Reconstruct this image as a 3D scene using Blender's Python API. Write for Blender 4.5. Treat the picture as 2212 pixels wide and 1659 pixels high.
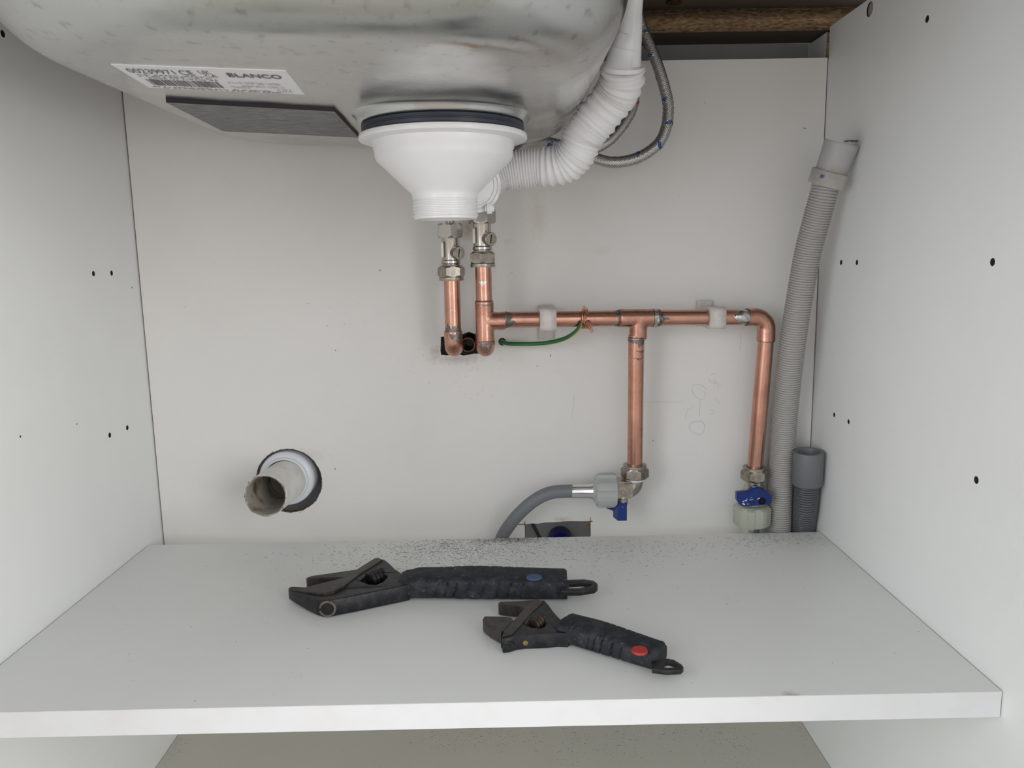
import bpy, bmesh, math, random
from mathutils import Vector, Matrix, noise

random.seed(7)
PI = math.pi
S = bpy.context.scene
COL = S.collection
for o in list(bpy.data.objects):
    bpy.data.objects.remove(o, do_unlink=True)

# ------------------------------------------------------------------ camera
cam_data = bpy.data.cameras.new('camera')
cam = bpy.data.objects.new('camera', cam_data)
COL.objects.link(cam)
S.camera = cam
cr, cu, cb = (0.999812, -0.008341, -0.017507), (0.018613, 0.159432, 0.987033), (-0.005441, -0.987174, 0.159557)
cam.matrix_world = Matrix(((cr[0], cu[0], cb[0], 0), (cr[1], cu[1], cb[1], 0), (cr[2], cu[2], cb[2], 0), (0, 0, 0, 1)))
cam.location = (0.02548, -0.77589, 0.27504)
cam_data.sensor_fit = 'HORIZONTAL'
cam_data.sensor_width = 36.0
cam_data.lens = 27.5005
cam_data.clip_start = 0.01

# ------------------------------------------------------------------ light
world = bpy.data.worlds.new('world')
S.world = world
world.use_nodes = True
bg = world.node_tree.nodes['Background']
bg.inputs['Color'].default_value = (0.94, 0.97, 1.0, 1)
bg.inputs['Strength'].default_value = 1.18

def area_light(name, loc, target, w, h, power, color):
    d = bpy.data.lights.new(name, 'AREA')
    d.shape = 'RECTANGLE'; d.size = w; d.size_y = h
    d.energy = power; d.color = color
    o = bpy.data.objects.new(name, d)
    COL.objects.link(o)
    o.location = loc
    o.rotation_euler = (Vector(target) - Vector(loc)).to_track_quat('-Z', 'Y').to_euler()
    return o
area_light('window_light', (1.9, -2.2, 0.55), (0, 0, 0.2), 1.7, 1.6, 33, (1.0, 0.99, 0.97))
area_light('added_left_fill', (-2.0, -2.3, 0.75), (0, 0, 0.2), 1.6, 1.8, 33, (0.95, 0.98, 1.0))  # unseen fill lamp added to lighten the right panel and give metal reflections

S.view_settings.view_transform = 'Standard'
S.view_settings.look = 'None'
S.view_settings.gamma = 1.0
S.view_settings.use_curve_mapping = False
S.view_settings.exposure = 0.0

# ------------------------------------------------------------------ materials
def mat(name, base, rough=0.5, metal=0.0, spec=0.5, noise_amt=0.0, noise_scale=60, base2=None, bump=0.0, bump_scale=400,
        mask=(0.45, 0.6), trans=0.0, sss=0.0, rough2=None, stretch=None, coat=0.0):
    m = bpy.data.materials.new(name)
    m.use_nodes = True
    nt = m.node_tree
    b = nt.nodes['Principled BSDF']
    b.inputs['Base Color'].default_value = (*base, 1)
    b.inputs['Roughness'].default_value = rough
    b.inputs['Metallic'].default_value = metal
    b.inputs['Specular IOR Level'].default_value = spec
    b.inputs['Coat Weight'].default_value = coat
    if trans: b.inputs['Transmission Weight'].default_value = trans
    if sss:
        b.inputs['Subsurface Weight'].default_value = sss
        b.inputs['Subsurface Radius'].default_value = (0.004, 0.004, 0.004)
    tc = nt.nodes.new('ShaderNodeTexCoord')
    vec = tc.outputs['Object']
    if stretch:
        mp = nt.nodes.new('ShaderNodeMapping')
        mp.inputs['Scale'].default_value = stretch
        nt.links.new(vec, mp.inputs['Vector']); vec = mp.outputs['Vector']
    if base2 is not None:
        n = nt.nodes.new('ShaderNodeTexNoise')
        n.inputs['Scale'].default_value = noise_scale
        n.inputs['Detail'].default_value = 6
        n.inputs['Roughness'].default_value = 0.65
        nt.links.new(vec, n.inputs['Vector'])
        r = nt.nodes.new('ShaderNodeValToRGB')
        r.color_ramp.elements[0].position = mask[0]; r.color_ramp.elements[1].position = mask[1]
        r.color_ramp.elements[0].color = (*base, 1); r.color_ramp.elements[1].color = (*base2, 1)
        nt.links.new(n.outputs['Fac'], r.inputs['Fac'])
        nt.links.new(r.outputs['Color'], b.inputs['Base Color'])
        if rough2 is not None:
            mr = nt.nodes.new('ShaderNodeMapRange')
            mr.inputs['From Min'].default_value = mask[0]; mr.inputs['From Max'].default_value = mask[1]
            mr.inputs['To Min'].default_value = rough; mr.inputs['To Max'].default_value = rough2
            nt.links.new(n.outputs['Fac'], mr.inputs['Value'])
            nt.links.new(mr.outputs['Result'], b.inputs['Roughness'])
    if bump:
        n2 = nt.nodes.new('ShaderNodeTexNoise')
        n2.inputs['Scale'].default_value = bump_scale
        n2.inputs['Detail'].default_value = 3
        nt.links.new(vec, n2.inputs['Vector'])
        bp = nt.nodes.new('ShaderNodeBump')
        bp.inputs['Strength'].default_value = bump
        bp.inputs['Distance'].default_value = 0.001
        nt.links.new(n2.outputs['Fac'], bp.inputs['Height'])
        nt.links.new(bp.outputs['Normal'], b.inputs['Normal'])
    return m

def steel_material():
    m = mat('sink_steel', (0.60, 0.60, 0.585), rough=0.30, metal=1.0, base2=(0.54, 0.54, 0.53), noise_scale=9, mask=(0.35, 0.7), bump=0.05, bump_scale=260)
    nt = m.node_tree; b = nt.nodes['Principled BSDF']
    tc = nt.nodes.new('ShaderNodeTexCoord')
    # sparse dark smudges left on the metal
    v = nt.nodes.new('ShaderNodeTexNoise'); v.inputs['Scale'].default_value = 150; v.inputs['Detail'].default_value = 2.0; v.inputs['Roughness'].default_value = 0.5
    mp = nt.nodes.new('ShaderNodeMapping'); mp.inputs['Scale'].default_value = (1.0, 0.75, 1.0)
    nt.links.new(tc.outputs['Object'], mp.inputs['Vector']); nt.links.new(mp.outputs['Vector'], v.inputs['Vector'])
    r = nt.nodes.new('ShaderNodeValToRGB')
    r.color_ramp.elements[0].position = 0.60; r.color_ramp.elements[1].position = 0.74
    r.color_ramp.elements[0].color = (1, 1, 1, 1); r.color_ramp.elements[1].color = (0.74, 0.74, 0.74, 1)
    nt.links.new(v.outputs['Fac'], r.inputs['Fac'])
    mix = nt.nodes.new('ShaderNodeMix'); mix.data_type = 'RGBA'; mix.blend_type = 'MULTIPLY'
    sx = nt.nodes.new('ShaderNodeSeparateXYZ'); nt.links.new(tc.outputs['Object'], sx.inputs['Vector'])
    fy = nt.nodes.new('ShaderNodeMapRange'); fy.inputs['From Min'].default_value = -0.22; fy.inputs['From Max'].default_value = -0.34
    nt.links.new(sx.outputs['Y'], fy.inputs['Value']); nt.links.new(fy.outputs['Result'], mix.inputs['Factor'])
    src = b.inputs['Base Color'].links[0].from_socket
    nt.links.new(src, mix.inputs['A']); nt.links.new(r.outputs['Color'], mix.inputs['B'])
    nt.links.new(mix.outputs['Result'], b.inputs['Base Color'])
    # water marks: rougher film in large soft patches
    w = nt.nodes.new('ShaderNodeTexNoise'); w.inputs['Scale'].default_value = 24; w.inputs['Detail'].default_value = 5
    nt.links.new(tc.outputs['Object'], w.inputs['Vector'])
    mr = nt.nodes.new('ShaderNodeMapRange'); mr.inputs['From Min'].default_value = 0.35; mr.inputs['From Max'].default_value = 0.65
    mr.inputs['To Min'].default_value = 0.17; mr.inputs['To Max'].default_value = 0.30
    nt.links.new(w.outputs['Fac'], mr.inputs['Value']); nt.links.new(mr.outputs['Result'], b.inputs['Roughness'])
    return m

def chip_material():
    m = mat('chipboard', (0.36, 0.25, 0.15), rough=0.85, spec=0.2, base2=(0.20, 0.115, 0.06), noise_scale=560, mask=(0.38, 0.66), stretch=(0.45, 1.0, 1.7), bump=0.5, bump_scale=300)
    nt = m.node_tree; b = nt.nodes['Principled BSDF']
    tc = nt.nodes.new('ShaderNodeTexCoord')
    mp = nt.nodes.new('ShaderNodeMapping'); mp.inputs['Scale'].default_value = (0.35, 1, 1.3)
    v = nt.nodes.new('ShaderNodeTexVoronoi'); v.inputs['Scale'].default_value = 620
    nt.links.new(tc.outputs['Object'], mp.inputs['Vector']); nt.links.new(mp.outputs['Vector'], v.inputs['Vector'])
    mix = nt.nodes.new('ShaderNodeMix'); mix.data_type = 'RGBA'; mix.blend_type = 'OVERLAY'; mix.inputs['Factor'].default_value = 0.45
    src = b.inputs['Base Color'].links[0].from_socket
    sp = nt.nodes.new('ShaderNodeRGBToBW')
    nt.links.new(v.outputs['Color'], sp.inputs['Color'])
    nt.links.new(src, mix.inputs['A']); nt.links.new(sp.outputs['Val'], mix.inputs['B'])
    nt.links.new(mix.outputs['Result'], b.inputs['Base Color'])
    return m

def panel_material(name, base, stains=()):
    """melamine board, with soft stains at given object-space spots: (centre, radii, colour, strength)"""
    m = mat(name, base, rough=0.42, spec=0.35, base2=tuple(c * 0.965 for c in base), noise_scale=14, mask=(0.3, 0.7), bump=0.06, bump_scale=900)
    nt = m.node_tree; b = nt.nodes['Principled BSDF']
    tc = nt.nodes.new('ShaderNodeTexCoord')
    for c, rad, colr, st in stains:
        mp = nt.nodes.new('ShaderNodeMapping'); mp.vector_type = 'POINT'
        mp.inputs['Scale'].default_value = tuple(1.0 / r for r in rad)
        mp.inputs['Location'].default_value = tuple(-c[i] / rad[i] for i in range(3))
        nt.links.new(tc.outputs['Object'], mp.inputs['Vector'])
        ln = nt.nodes.new('ShaderNodeVectorMath'); ln.operation = 'LENGTH'
        nt.links.new(mp.outputs['Vector'], ln.inputs[0])
        nn = nt.nodes.new('ShaderNodeTexNoise'); nn.inputs['Scale'].default_value = 240; nn.inputs['Detail'].default_value = 5
        nt.links.new(tc.outputs['Object'], nn.inputs['Vector'])
        ad = nt.nodes.new('ShaderNodeMath'); ad.operation = 'MULTIPLY_ADD'; ad.inputs[1].default_value = 1.1
        nt.links.new(nn.outputs['Fac'], ad.inputs[0]); nt.links.new(ln.outputs['Value'], ad.inputs[2])
        mr = nt.nodes.new('ShaderNodeMapRange')
        mr.inputs['From Min'].default_value = 0.55; mr.inputs['From Max'].default_value = 1.5
        mr.inputs['To Min'].default_value = st; mr.inputs['To Max'].default_value = 0.0
        nt.links.new(ad.outputs['Value'], mr.inputs['Value'])
        mix = nt.nodes.new('ShaderNodeMix'); mix.data_type = 'RGBA'
        mix.inputs['B'].default_value = (*colr, 1)
        src = b.inputs['Base Color'].links[0].from_socket
        nt.links.new(mr.outputs['Result'], mix.inputs['Factor'])
        nt.links.new(src, mix.inputs['A']); nt.links.new(mix.outputs['Result'], b.inputs['Base Color'])
    return m

PANEL = (0.80, 0.785, 0.76)
M = {}
M['back'] = panel_material('back_melamine', PANEL, [
    ((0.0578, 0.0000, 0.3129), (0.013, 0.05, 0.030), (0.62, 0.55, 0.43), 0.5),
    ((-0.0099, 0.0000, 0.3044), (0.012, 0.05, 0.016), (0.34, 0.24, 0.15), 0.75),
    ((0.0273, 0.0000, 0.2904), (0.012, 0.05, 0.004), (0.66, 0.62, 0.46), 0.5),
    ((0.1200, 0.0000, 0.2808), (0.012, 0.05, 0.006), (0.66, 0.61, 0.50), 0.3),
    ((0.0795, 0.0000, 0.0068), (0.012, 0.05, 0.004), (0.50, 0.42, 0.28), 0.6),
    ((-0.0257, 0.0000, 0.1762), (0.030, 0.05, 0.007), (0.34, 0.28, 0.22), 0.5),
    ((-0.0463, 0.0000, 0.1836), (0.008, 0.05, 0.008), (0.40, 0.33, 0.27), 0.5),
    ((-0.1910, 0.0000, 0.0796), (0.04, 0.05, 0.010), (0.52, 0.49, 0.44), 0.4),
])
M['side'] = panel_material('side_melamine', (0.825, 0.835, 0.825))
M['shelf'] = panel_material('shelf_melamine', (0.81, 0.82, 0.805), [
    ((-0.2637, -0.3252, -0.0080), (0.006, 0.02, 0.006), (0.55, 0.47, 0.40), 0.5),
    ((0.1999, -0.3257, 0.0000), (0.008, 0.01, 0.0035), (0.35, 0.16, 0.10), 0.8)])
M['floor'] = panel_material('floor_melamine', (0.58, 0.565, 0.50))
M['edge'] = mat('shelf_edging', (0.70, 0.70, 0.71), rough=0.35, base2=(0.68, 0.675, 0.675), noise_scale=30)
M['board'] = mat('raw_fibreboard', (0.30, 0.205, 0.125), rough=0.9, base2=(0.16, 0.10, 0.06), noise_scale=500, spec=0.1)
M['chip'] = chip_material()
M['splinter'] = mat('wood_splinter', (0.34, 0.27, 0.20), rough=0.9)
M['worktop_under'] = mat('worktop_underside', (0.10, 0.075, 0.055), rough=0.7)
M['plaster'] = mat('plaster', (0.42, 0.42, 0.42), rough=0.9, base2=(0.38, 0.38, 0.38), noise_scale=20)
M['kitchen_floor'] = mat('kitchen_floor', (0.55, 0.47, 0.42), rough=0.5, base2=(0.48, 0.40, 0.35), noise_scale=3)
M['dark'] = mat('hole_shade_black', (0.012, 0.011, 0.010), rough=0.9)  # near-black colour painting the shade inside small holes
M['dowel'] = mat('dowel_wood', (0.36, 0.30, 0.24), rough=0.8)
M['steel'] = steel_material()
M['deck'] = mat('deck_steel', (0.34, 0.34, 0.335), rough=0.4, metal=1.0)
M['pad'] = mat('bitumen_pad', (0.13, 0.13, 0.13), rough=0.7, base2=(0.29, 0.29, 0.29), noise_scale=260, mask=(0.38, 0.68), stretch=(0.35, 1.6, 1), bump=0.25, bump_scale=500)
M['pad_edge'] = mat('pad_edge', (0.012, 0.009, 0.014), rough=0.6)
M['paper'] = mat('sticker_paper', (0.80, 0.81, 0.83), rough=0.4)
M['ink'] = mat('sticker_ink', (0.10, 0.10, 0.12), rough=0.5)
M['ink_grey'] = mat('sticker_grey_ink', (0.36, 0.36, 0.38), rough=0.5)
M['white'] = mat('white_plastic', (0.80, 0.805, 0.81), rough=0.28, base2=(0.785, 0.785, 0.785), noise_scale=40, sss=0.12)
M['white_soft'] = mat('white_soft_plastic', (0.79, 0.79, 0.79), rough=0.42, sss=0.15)
M['rubber_blue'] = mat('gasket_rubber', (0.035, 0.04, 0.055), rough=0.45)
M['copper'] = mat('copper', (0.64, 0.345, 0.26), rough=0.23, metal=1.0, base2=(0.48, 0.245, 0.175), noise_scale=38, mask=(0.42, 0.68), rough2=0.30, bump=0.03, bump_scale=500)
M['copper_fit'] = mat('copper_fitting', (0.60, 0.32, 0.24), rough=0.24, metal=1.0, base2=(0.42, 0.21, 0.15), noise_scale=75, mask=(0.40, 0.66), rough2=0.36, bump=0.05, bump_scale=400)
M['copper_old'] = mat('aged_copper', (0.20, 0.10, 0.065), rough=0.5, metal=1.0, base2=(0.07, 0.04, 0.03), noise_scale=160)
M['flux'] = mat('solder_flux', (0.23, 0.215, 0.205), rough=0.42, metal=0.8, base2=(0.11, 0.10, 0.095), noise_scale=300)
M['solder'] = mat('bright_solder', (0.60, 0.60, 0.58), rough=0.18, metal=1.0, base2=(0.30, 0.30, 0.29), noise_scale=250, mask=(0.5, 0.62))
M['nickel'] = mat('nickel_plate', (0.50, 0.475, 0.44), rough=0.24, metal=1.0, base2=(0.48, 0.45, 0.41), noise_scale=120, bump=0.04, bump_scale=700)
M['nickel_dull'] = mat('dull_nickel', (0.42, 0.38, 0.33), rough=0.34, metal=1.0, base2=(0.30, 0.265, 0.225), noise_scale=200, bump=0.08, bump_scale=900)
M['slot'] = mat('screw_slot', (0.06, 0.05, 0.045), rough=0.6, metal=0.5)
M['alu'] = mat('aluminium', (0.78, 0.78, 0.78), rough=0.22, metal=1.0)
M['nylon'] = mat('nylon_clip', (0.68, 0.635, 0.615), rough=0.4, base2=(0.60, 0.55, 0.52), noise_scale=120, sss=0.4)
M['hose_grey'] = mat('grey_rubber_hose', (0.17, 0.18, 0.195), rough=0.5)
M['drain_grey'] = mat('pale_grey_plastic', (0.40, 0.385, 0.365), rough=0.45)
M['cuff_grey'] = mat('hose_cuff_rubber', (0.42, 0.415, 0.41), rough=0.5, base2=(0.36, 0.31, 0.27), noise_scale=30, mask=(0.5, 0.7))
M['grime'] = mat('brown_grime', (0.11, 0.06, 0.05), rough=0.8)
M['drain_dark'] = mat('dark_grey_plastic', (0.10, 0.104, 0.112), rough=0.36)
M['cuff_dark'] = mat('dark_cuff_rubber', (0.15, 0.155, 0.165), rough=0.5)
M['blue'] = mat('blue_handle', (0.002, 0.024, 0.175), rough=0.32, base2=(0.002, 0.017, 0.13), noise_scale=90)
M['worn_white'] = mat('worn_paint', (0.62, 0.66, 0.68), rough=0.6)
M['nut_grey'] = mat('grey_nut_plastic', (0.43, 0.45, 0.44), rough=0.4, sss=0.2)
M['nut_green'] = mat('pale_green_nut_plastic', (0.42, 0.45, 0.365), rough=0.36, sss=0.3)
M['tape'] = mat('thread_tape', (0.80, 0.82, 0.80), rough=0.6)
M['green'] = mat('green_sheath', (0.009, 0.135, 0.068), rough=0.35)
M['yellow'] = mat('yellow_stripe', (0.52, 0.46, 0.06), rough=0.4)
M['strand'] = mat('copper_strand', (0.60, 0.30, 0.20), rough=0.35, metal=1.0)
M['upvc'] = mat('old_white_pipe', (0.74, 0.735, 0.715), rough=0.45, base2=(0.58, 0.54, 0.47), noise_scale=50, mask=(0.46, 0.75))
M['upvc_in'] = mat('pipe_bore', (0.44, 0.41, 0.36), rough=0.6, base2=(0.13, 0.085, 0.045), noise_scale=55, mask=(0.48, 0.66))
M['upvc_clean'] = mat('clean_white_collar', (0.74, 0.77, 0.82), rough=0.28)
M['dirt'] = mat('pipe_rim_dirt', (0.20, 0.15, 0.10), rough=0.9, base2=(0.42, 0.38, 0.32), noise_scale=400)
M['braid'] = mat('braid_wire', (0.50, 0.49, 0.47), rough=0.28, metal=1.0)
M['braid_core'] = mat('braid_core', (0.045, 0.042, 0.04), rough=0.6)
M['trace_blue'] = mat('blue_thread', (0.012, 0.07, 0.28), rough=0.5)
M['trace_red'] = mat('red_thread', (0.35, 0.012, 0.03), rough=0.5)
M['iron'] = mat('blackened_steel', (0.012, 0.0125, 0.016), rough=0.45, metal=0.3, base2=(0.046, 0.043, 0.041), noise_scale=150, mask=(0.46, 0.78), bump=0.12, bump_scale=600)
M['iron_worn'] = mat('worn_steel', (0.068, 0.057, 0.050), rough=0.42, metal=0.4, base2=(0.034, 0.030, 0.028), noise_scale=110, mask=(0.4, 0.65), bump=0.15, bump_scale=600)
M['boss_rust'] = mat('rusty_boss', (0.15, 0.115, 0.095), rough=0.6, base2=(0.085, 0.062, 0.05), noise_scale=260)
M['iron_rust'] = mat('rusty_screw', (0.055, 0.045, 0.04), rough=0.45, metal=0.7, base2=(0.19, 0.10, 0.05), noise_scale=160, mask=(0.5, 0.7))
M['grip'] = mat('dusty_black_grip', (0.013, 0.015, 0.022), rough=0.66, spec=0.35, base2=(0.055, 0.056, 0.057), noise_scale=110, mask=(0.46, 0.80), bump=0.25, bump_scale=600)
def speckle(m, colr, scale, lo, hi):
    """chalky specks stuck to a material"""
    nt = m.node_tree; b = nt.nodes['Principled BSDF']; tc = nt.nodes.new('ShaderNodeTexCoord')
    n = nt.nodes.new('ShaderNodeTexNoise'); n.inputs['Scale'].default_value = scale; n.inputs['Detail'].default_value = 4; n.inputs['Roughness'].default_value = 0.75
    mr = nt.nodes.new('ShaderNodeMapRange'); mr.inputs['From Min'].default_value = lo; mr.inputs['From Max'].default_value = hi
    mix = nt.nodes.new('ShaderNodeMix'); mix.data_type = 'RGBA'; mix.inputs['B'].default_value = (*colr, 1)
    src = b.inputs['Base Color'].links[0].from_socket
    nt.links.new(tc.outputs['Object'], n.inputs['Vector']); nt.links.new(n.outputs['Fac'], mr.inputs['Value'])
    nt.links.new(mr.outputs['Result'], mix.inputs['Factor']); nt.links.new(src, mix.inputs['A']); nt.links.new(mix.outputs['Result'], b.inputs['Base Color'])
speckle(M['grip'], (0.20, 0.20, 0.19), 260, 0.62, 0.74)
speckle(M['iron'], (0.15, 0.145, 0.14), 420, 0.66, 0.78)
M['blue_dot'] = mat('faded_blue_dot', (0.045, 0.085, 0.20), rough=0.6)
M['red_dot'] = mat('red_dot', (0.42, 0.022, 0.022), rough=0.5)
M['brass'] = mat('old_brass', (0.30, 0.20, 0.09), rough=0.45, metal=0.8)
M['filing'] = mat('metal_filing', (0.17, 0.16, 0.15), rough=0.6)
M['pencil'] = mat('pencil_graphite', (0.47, 0.47, 0.47), rough=0.6)
M['speck'] = mat('dark_speck', (0.20, 0.18, 0.165), rough=0.8)
M['cap_blue'] = mat('blue_cap', (0.010, 0.018, 0.22), rough=0.3)
M['cable'] = mat('dark_cable', (0.05, 0.05, 0.055), rough=0.5)

# ------------------------------------------------------------------ helpers
def link(name, me, parent=None):
    o = bpy.data.objects.new(name, me)
    COL.objects.link(o)
    if parent is not None: o.parent = parent
    return o

def obj(name, bm, material, parent=None, smooth=35, label=None, kind=None, stuff=False):
    me = bpy.data.meshes.new(name)
    bmesh.ops.recalc_face_normals(bm, faces=bm.faces[:])
    bm.to_mesh(me); bm.free()
    mats = material if isinstance(material, (list, tuple)) else [material]
    for x in mats: me.materials.append(M[x])
    if smooth:
        me.polygons.foreach_set('use_smooth', [True] * len(me.polygons))
        me.set_sharp_from_angle(angle=math.radians(smooth))
    o = link(name, me, parent)
    if label: o['label'] = label
    if kind: o['kind'] = kind
    if stuff: o['kind'] = 'stuff'
    return o

def thing(name, label, cat, group=None):
    o = link(name, None)
    o['label'] = label; o['category'] = cat
    if group: o['group'] = group
    return o

def rebase(root, loc):
    """put the Empty of a finished thing at its base, its parts staying where they are"""
    loc = Vector(loc)
    root.location = loc
    for c in root.children: c.location = c.location - loc

def tag(o, label, cat, group=None):
    o['label'] = label; o['category'] = cat
    if group: o['group'] = group
    return o

def B(): return bmesh.new()

def add_box(bm, lo, hi, bevel=0.0):
    r = bmesh.ops.create_cube(bm, size=1.0)
    lo = Vector(lo); hi = Vector(hi)
    for v in r['verts']:
        v.co = Vector(((lo[i] + hi[i]) / 2 + v.co[i] * (hi[i] - lo[i])) for i in range(3))
    if bevel:
        es = list({e for v in r['verts'] for e in v.link_edges})
        bmesh.ops.bevel(bm, geom=es, offset=bevel, segments=2, affect='EDGES', clamp_overlap=True)

def frames(pts, up=None):
    pts = [Vector(p) for p in pts]
    n = len(pts)
    T = []
    for i in range(n):
        a = pts[max(0, i - 1)]; b = pts[min(n - 1, i + 1)]
        T.append((b - a).normalized())
    u = Vector(up) if up is not None else Vector((0, 0, 1))
    if abs(u.dot(T[0])) > 0.95: u = Vector((0, 1, 0))
    N = (u - T[0] * u.dot(T[0])).normalized()
    out = []
    for i in range(n):
        if i:
            ax = T[i - 1].cross(T[i]); s = ax.length
            if s > 1e-9:
                N = Matrix.Rotation(math.atan2(s, T[i - 1].dot(T[i])), 3, ax.normalized()) @ N
            N = (N - T[i] * N.dot(T[i])).normalized()
        out.append((pts[i], T[i], N, T[i].cross(N)))
    return out

def add_tube(bm, pts, rad, segs=20, caps=True, closed=False, sx=1.0, up=None):
    fr = frames(pts, up)
    n = len(fr)
    rings = []
    for i, (p, t, a, b) in enumerate(fr):
        r = rad if isinstance(rad, (int, float)) else rad[i]
        rings.append([bm.verts.new(p + (a * math.cos(2 * PI * k / segs) + b * math.sin(2 * PI * k / segs) * sx) * r) for k in range(segs)])
    m = n if closed else n - 1
    for i in range(m):
        A = rings[i]; C = rings[(i + 1) % n]
        for k in range(segs):
            bm.faces.new((A[k], A[(k + 1) % segs], C[(k + 1) % segs], C[k]))
    if caps and not closed:
        bm.faces.new(rings[0][::-1]); bm.faces.new(rings[-1])
    return rings

def axes(axis):
    z = Vector(axis).normalized()
    u = Vector((0, 0, 1)) if abs(z.z) < 0.9 else Vector((0, 1, 0))
    x = u.cross(z).normalized(); y = z.cross(x)
    return x, y, z

def add_lathe(bm, prof, base, axis=(0, 0, 1), segs=48, closed=False):
    """profile of (radius, height along axis)"""
    x, y, z = axes(axis); base = Vector(base)
    rings = []
    for r, h in prof:
        if r < 1e-6: rings.append([bm.verts.new(base + z * h)])
        else: rings.append([bm.verts.new(base + z * h + (x * math.cos(2 * PI * k / segs) + y * math.sin(2 * PI * k / segs)) * r) for k in range(segs)])
    m = len(rings) if closed else len(rings) - 1
    for i in range(m):
        A = rings[i]; C = rings[(i + 1) % len(rings)]
        for k in range(segs):
            k2 = (k + 1) % segs
            if len(A) == 1 and len(C) == 1: continue
            if len(A) == 1: bm.faces.new((A[0], C[k2], C[k]))
            elif len(C) == 1: bm.faces.new((A[k], A[k2], C[0]))
            else: bm.faces.new((A[k], A[k2], C[k2], C[k]))

def add_hex(bm, base, axis, af, h, rot=0.0, cham=0.12, n=6):
    """hexagonal nut with chamfered corners, across flats af, along axis"""
    x, y, z = axes(axis); base = Vector(base)
    R = af / 2 / math.cos(PI / n)
    def ring(rf, hh):
        return [bm.verts.new(base + z * hh + (x * math.cos(rot + 2 * PI * k / n) + y * math.sin(rot + 2 * PI * k / n)) * R * rf) for k in range(n)]
    # 4 subdivided rings; chamfer cuts the corners by an inner circle at both ends
    segs = n * 14
    def cring(hh, chf):
        out = []
        for k in range(segs):
            a = 2 * PI * k / segs
            loc = (a % (2 * PI / n)) - PI / n
            rr = (af / 2) / math.cos(loc)
            rr = min(rr, (af / 2) * chf)
            out.append(bm.verts.new(base + z * hh + (x * math.cos(rot + a) + y * math.sin(rot + a)) * rr))
        return out
    d = R - af / 2
    rs = [cring(0, 1.0), cring(d * 0.55, 1.0 + (R / (af / 2) - 1) * 0.62), cring(d * 0.9, 2), cring(h - d * 0.9, 2), cring(h - d * 0.55, 1.0 + (R / (af / 2) - 1) * 0.62), cring(h, 1.0)]
    for i in range(len(rs) - 1):
        A, C = rs[i], rs[i + 1]
        for k in range(segs):
            bm.faces.new((A[k], A[(k + 1) % segs], C[(k + 1) % segs], C[k]))
    bm.faces.new(rs[0][::-1]); bm.faces.new(rs[-1])

def smooth_path(pts, per=10):
    """Catmull-Rom through the points"""
    P = [Vector(p) for p in pts]
    P = [P[0] * 2 - P[1]] + P + [P[-1] * 2 - P[-2]]
    out = []
    for i in range(1, len(P) - 2):
        a, b, c, d = P[i - 1], P[i], P[i + 1], P[i + 2]
        for k in range(per):
            t = k / per
            out.append(0.5 * ((2 * b) + (c - a) * t + (2 * a - 5 * b + 4 * c - d) * t * t + (3 * b - a - 3 * c + d) * t ** 3))
    out.append(P[-2])
    return out

def resample(pts, step):
    P = [Vector(p) for p in pts]
    L = [0.0]
    for i in range(1, len(P)): L.append(L[-1] + (P[i] - P[i - 1]).length)
    n = max(2, int(L[-1] / step) + 1)
    out = []; j = 0
    for i in range(n):
        s = L[-1] * i / (n - 1)
        while j < len(L) - 2 and L[j + 1] < s: j += 1
        t = (s - L[j]) / max(1e-9, L[j + 1] - L[j])
        out.append(P[j].lerp(P[j + 1], t))
    return out, L[-1]

def along(pts, stations):
    """points of a polyline at given arc lengths"""
    P = [Vector(p) for p in pts]
    L = [0.0]
    for i in range(1, len(P)): L.append(L[-1] + (P[i] - P[i - 1]).length)
    out = []; j = 0
    for s in stations:
        while j < len(L) - 2 and L[j + 1] < s: j += 1
        t = (s - L[j]) / max(1e-9, L[j + 1] - L[j])
        out.append(P[j].lerp(P[j + 1], t))
    return out, L[-1]

def bend(p0, corner, p1, r, n=8):
    """straight - arc - straight path"""
    p0, c, p1 = Vector(p0), Vector(corner), Vector(p1)
    d0 = (p0 - c).normalized(); d1 = (p1 - c).normalized()
    ang = d0.angle(d1); t = r / math.tan(ang / 2)
    a = c + d0 * t; b = c + d1 * t
    bis = (d0 + d1).normalized(); ctr = c + bis * (r / math.sin(ang / 2))
    out = [p0, a]
    u = (a - ctr).normalized(); w = (b - ctr).normalized(); th = u.angle(w); ax = u.cross(w).normalized()
    for k in range(1, n):
        out.append(ctr + Matrix.Rotation(th * k / n, 3, ax) @ (a - ctr))
    out += [b, p1]
    return out

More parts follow.
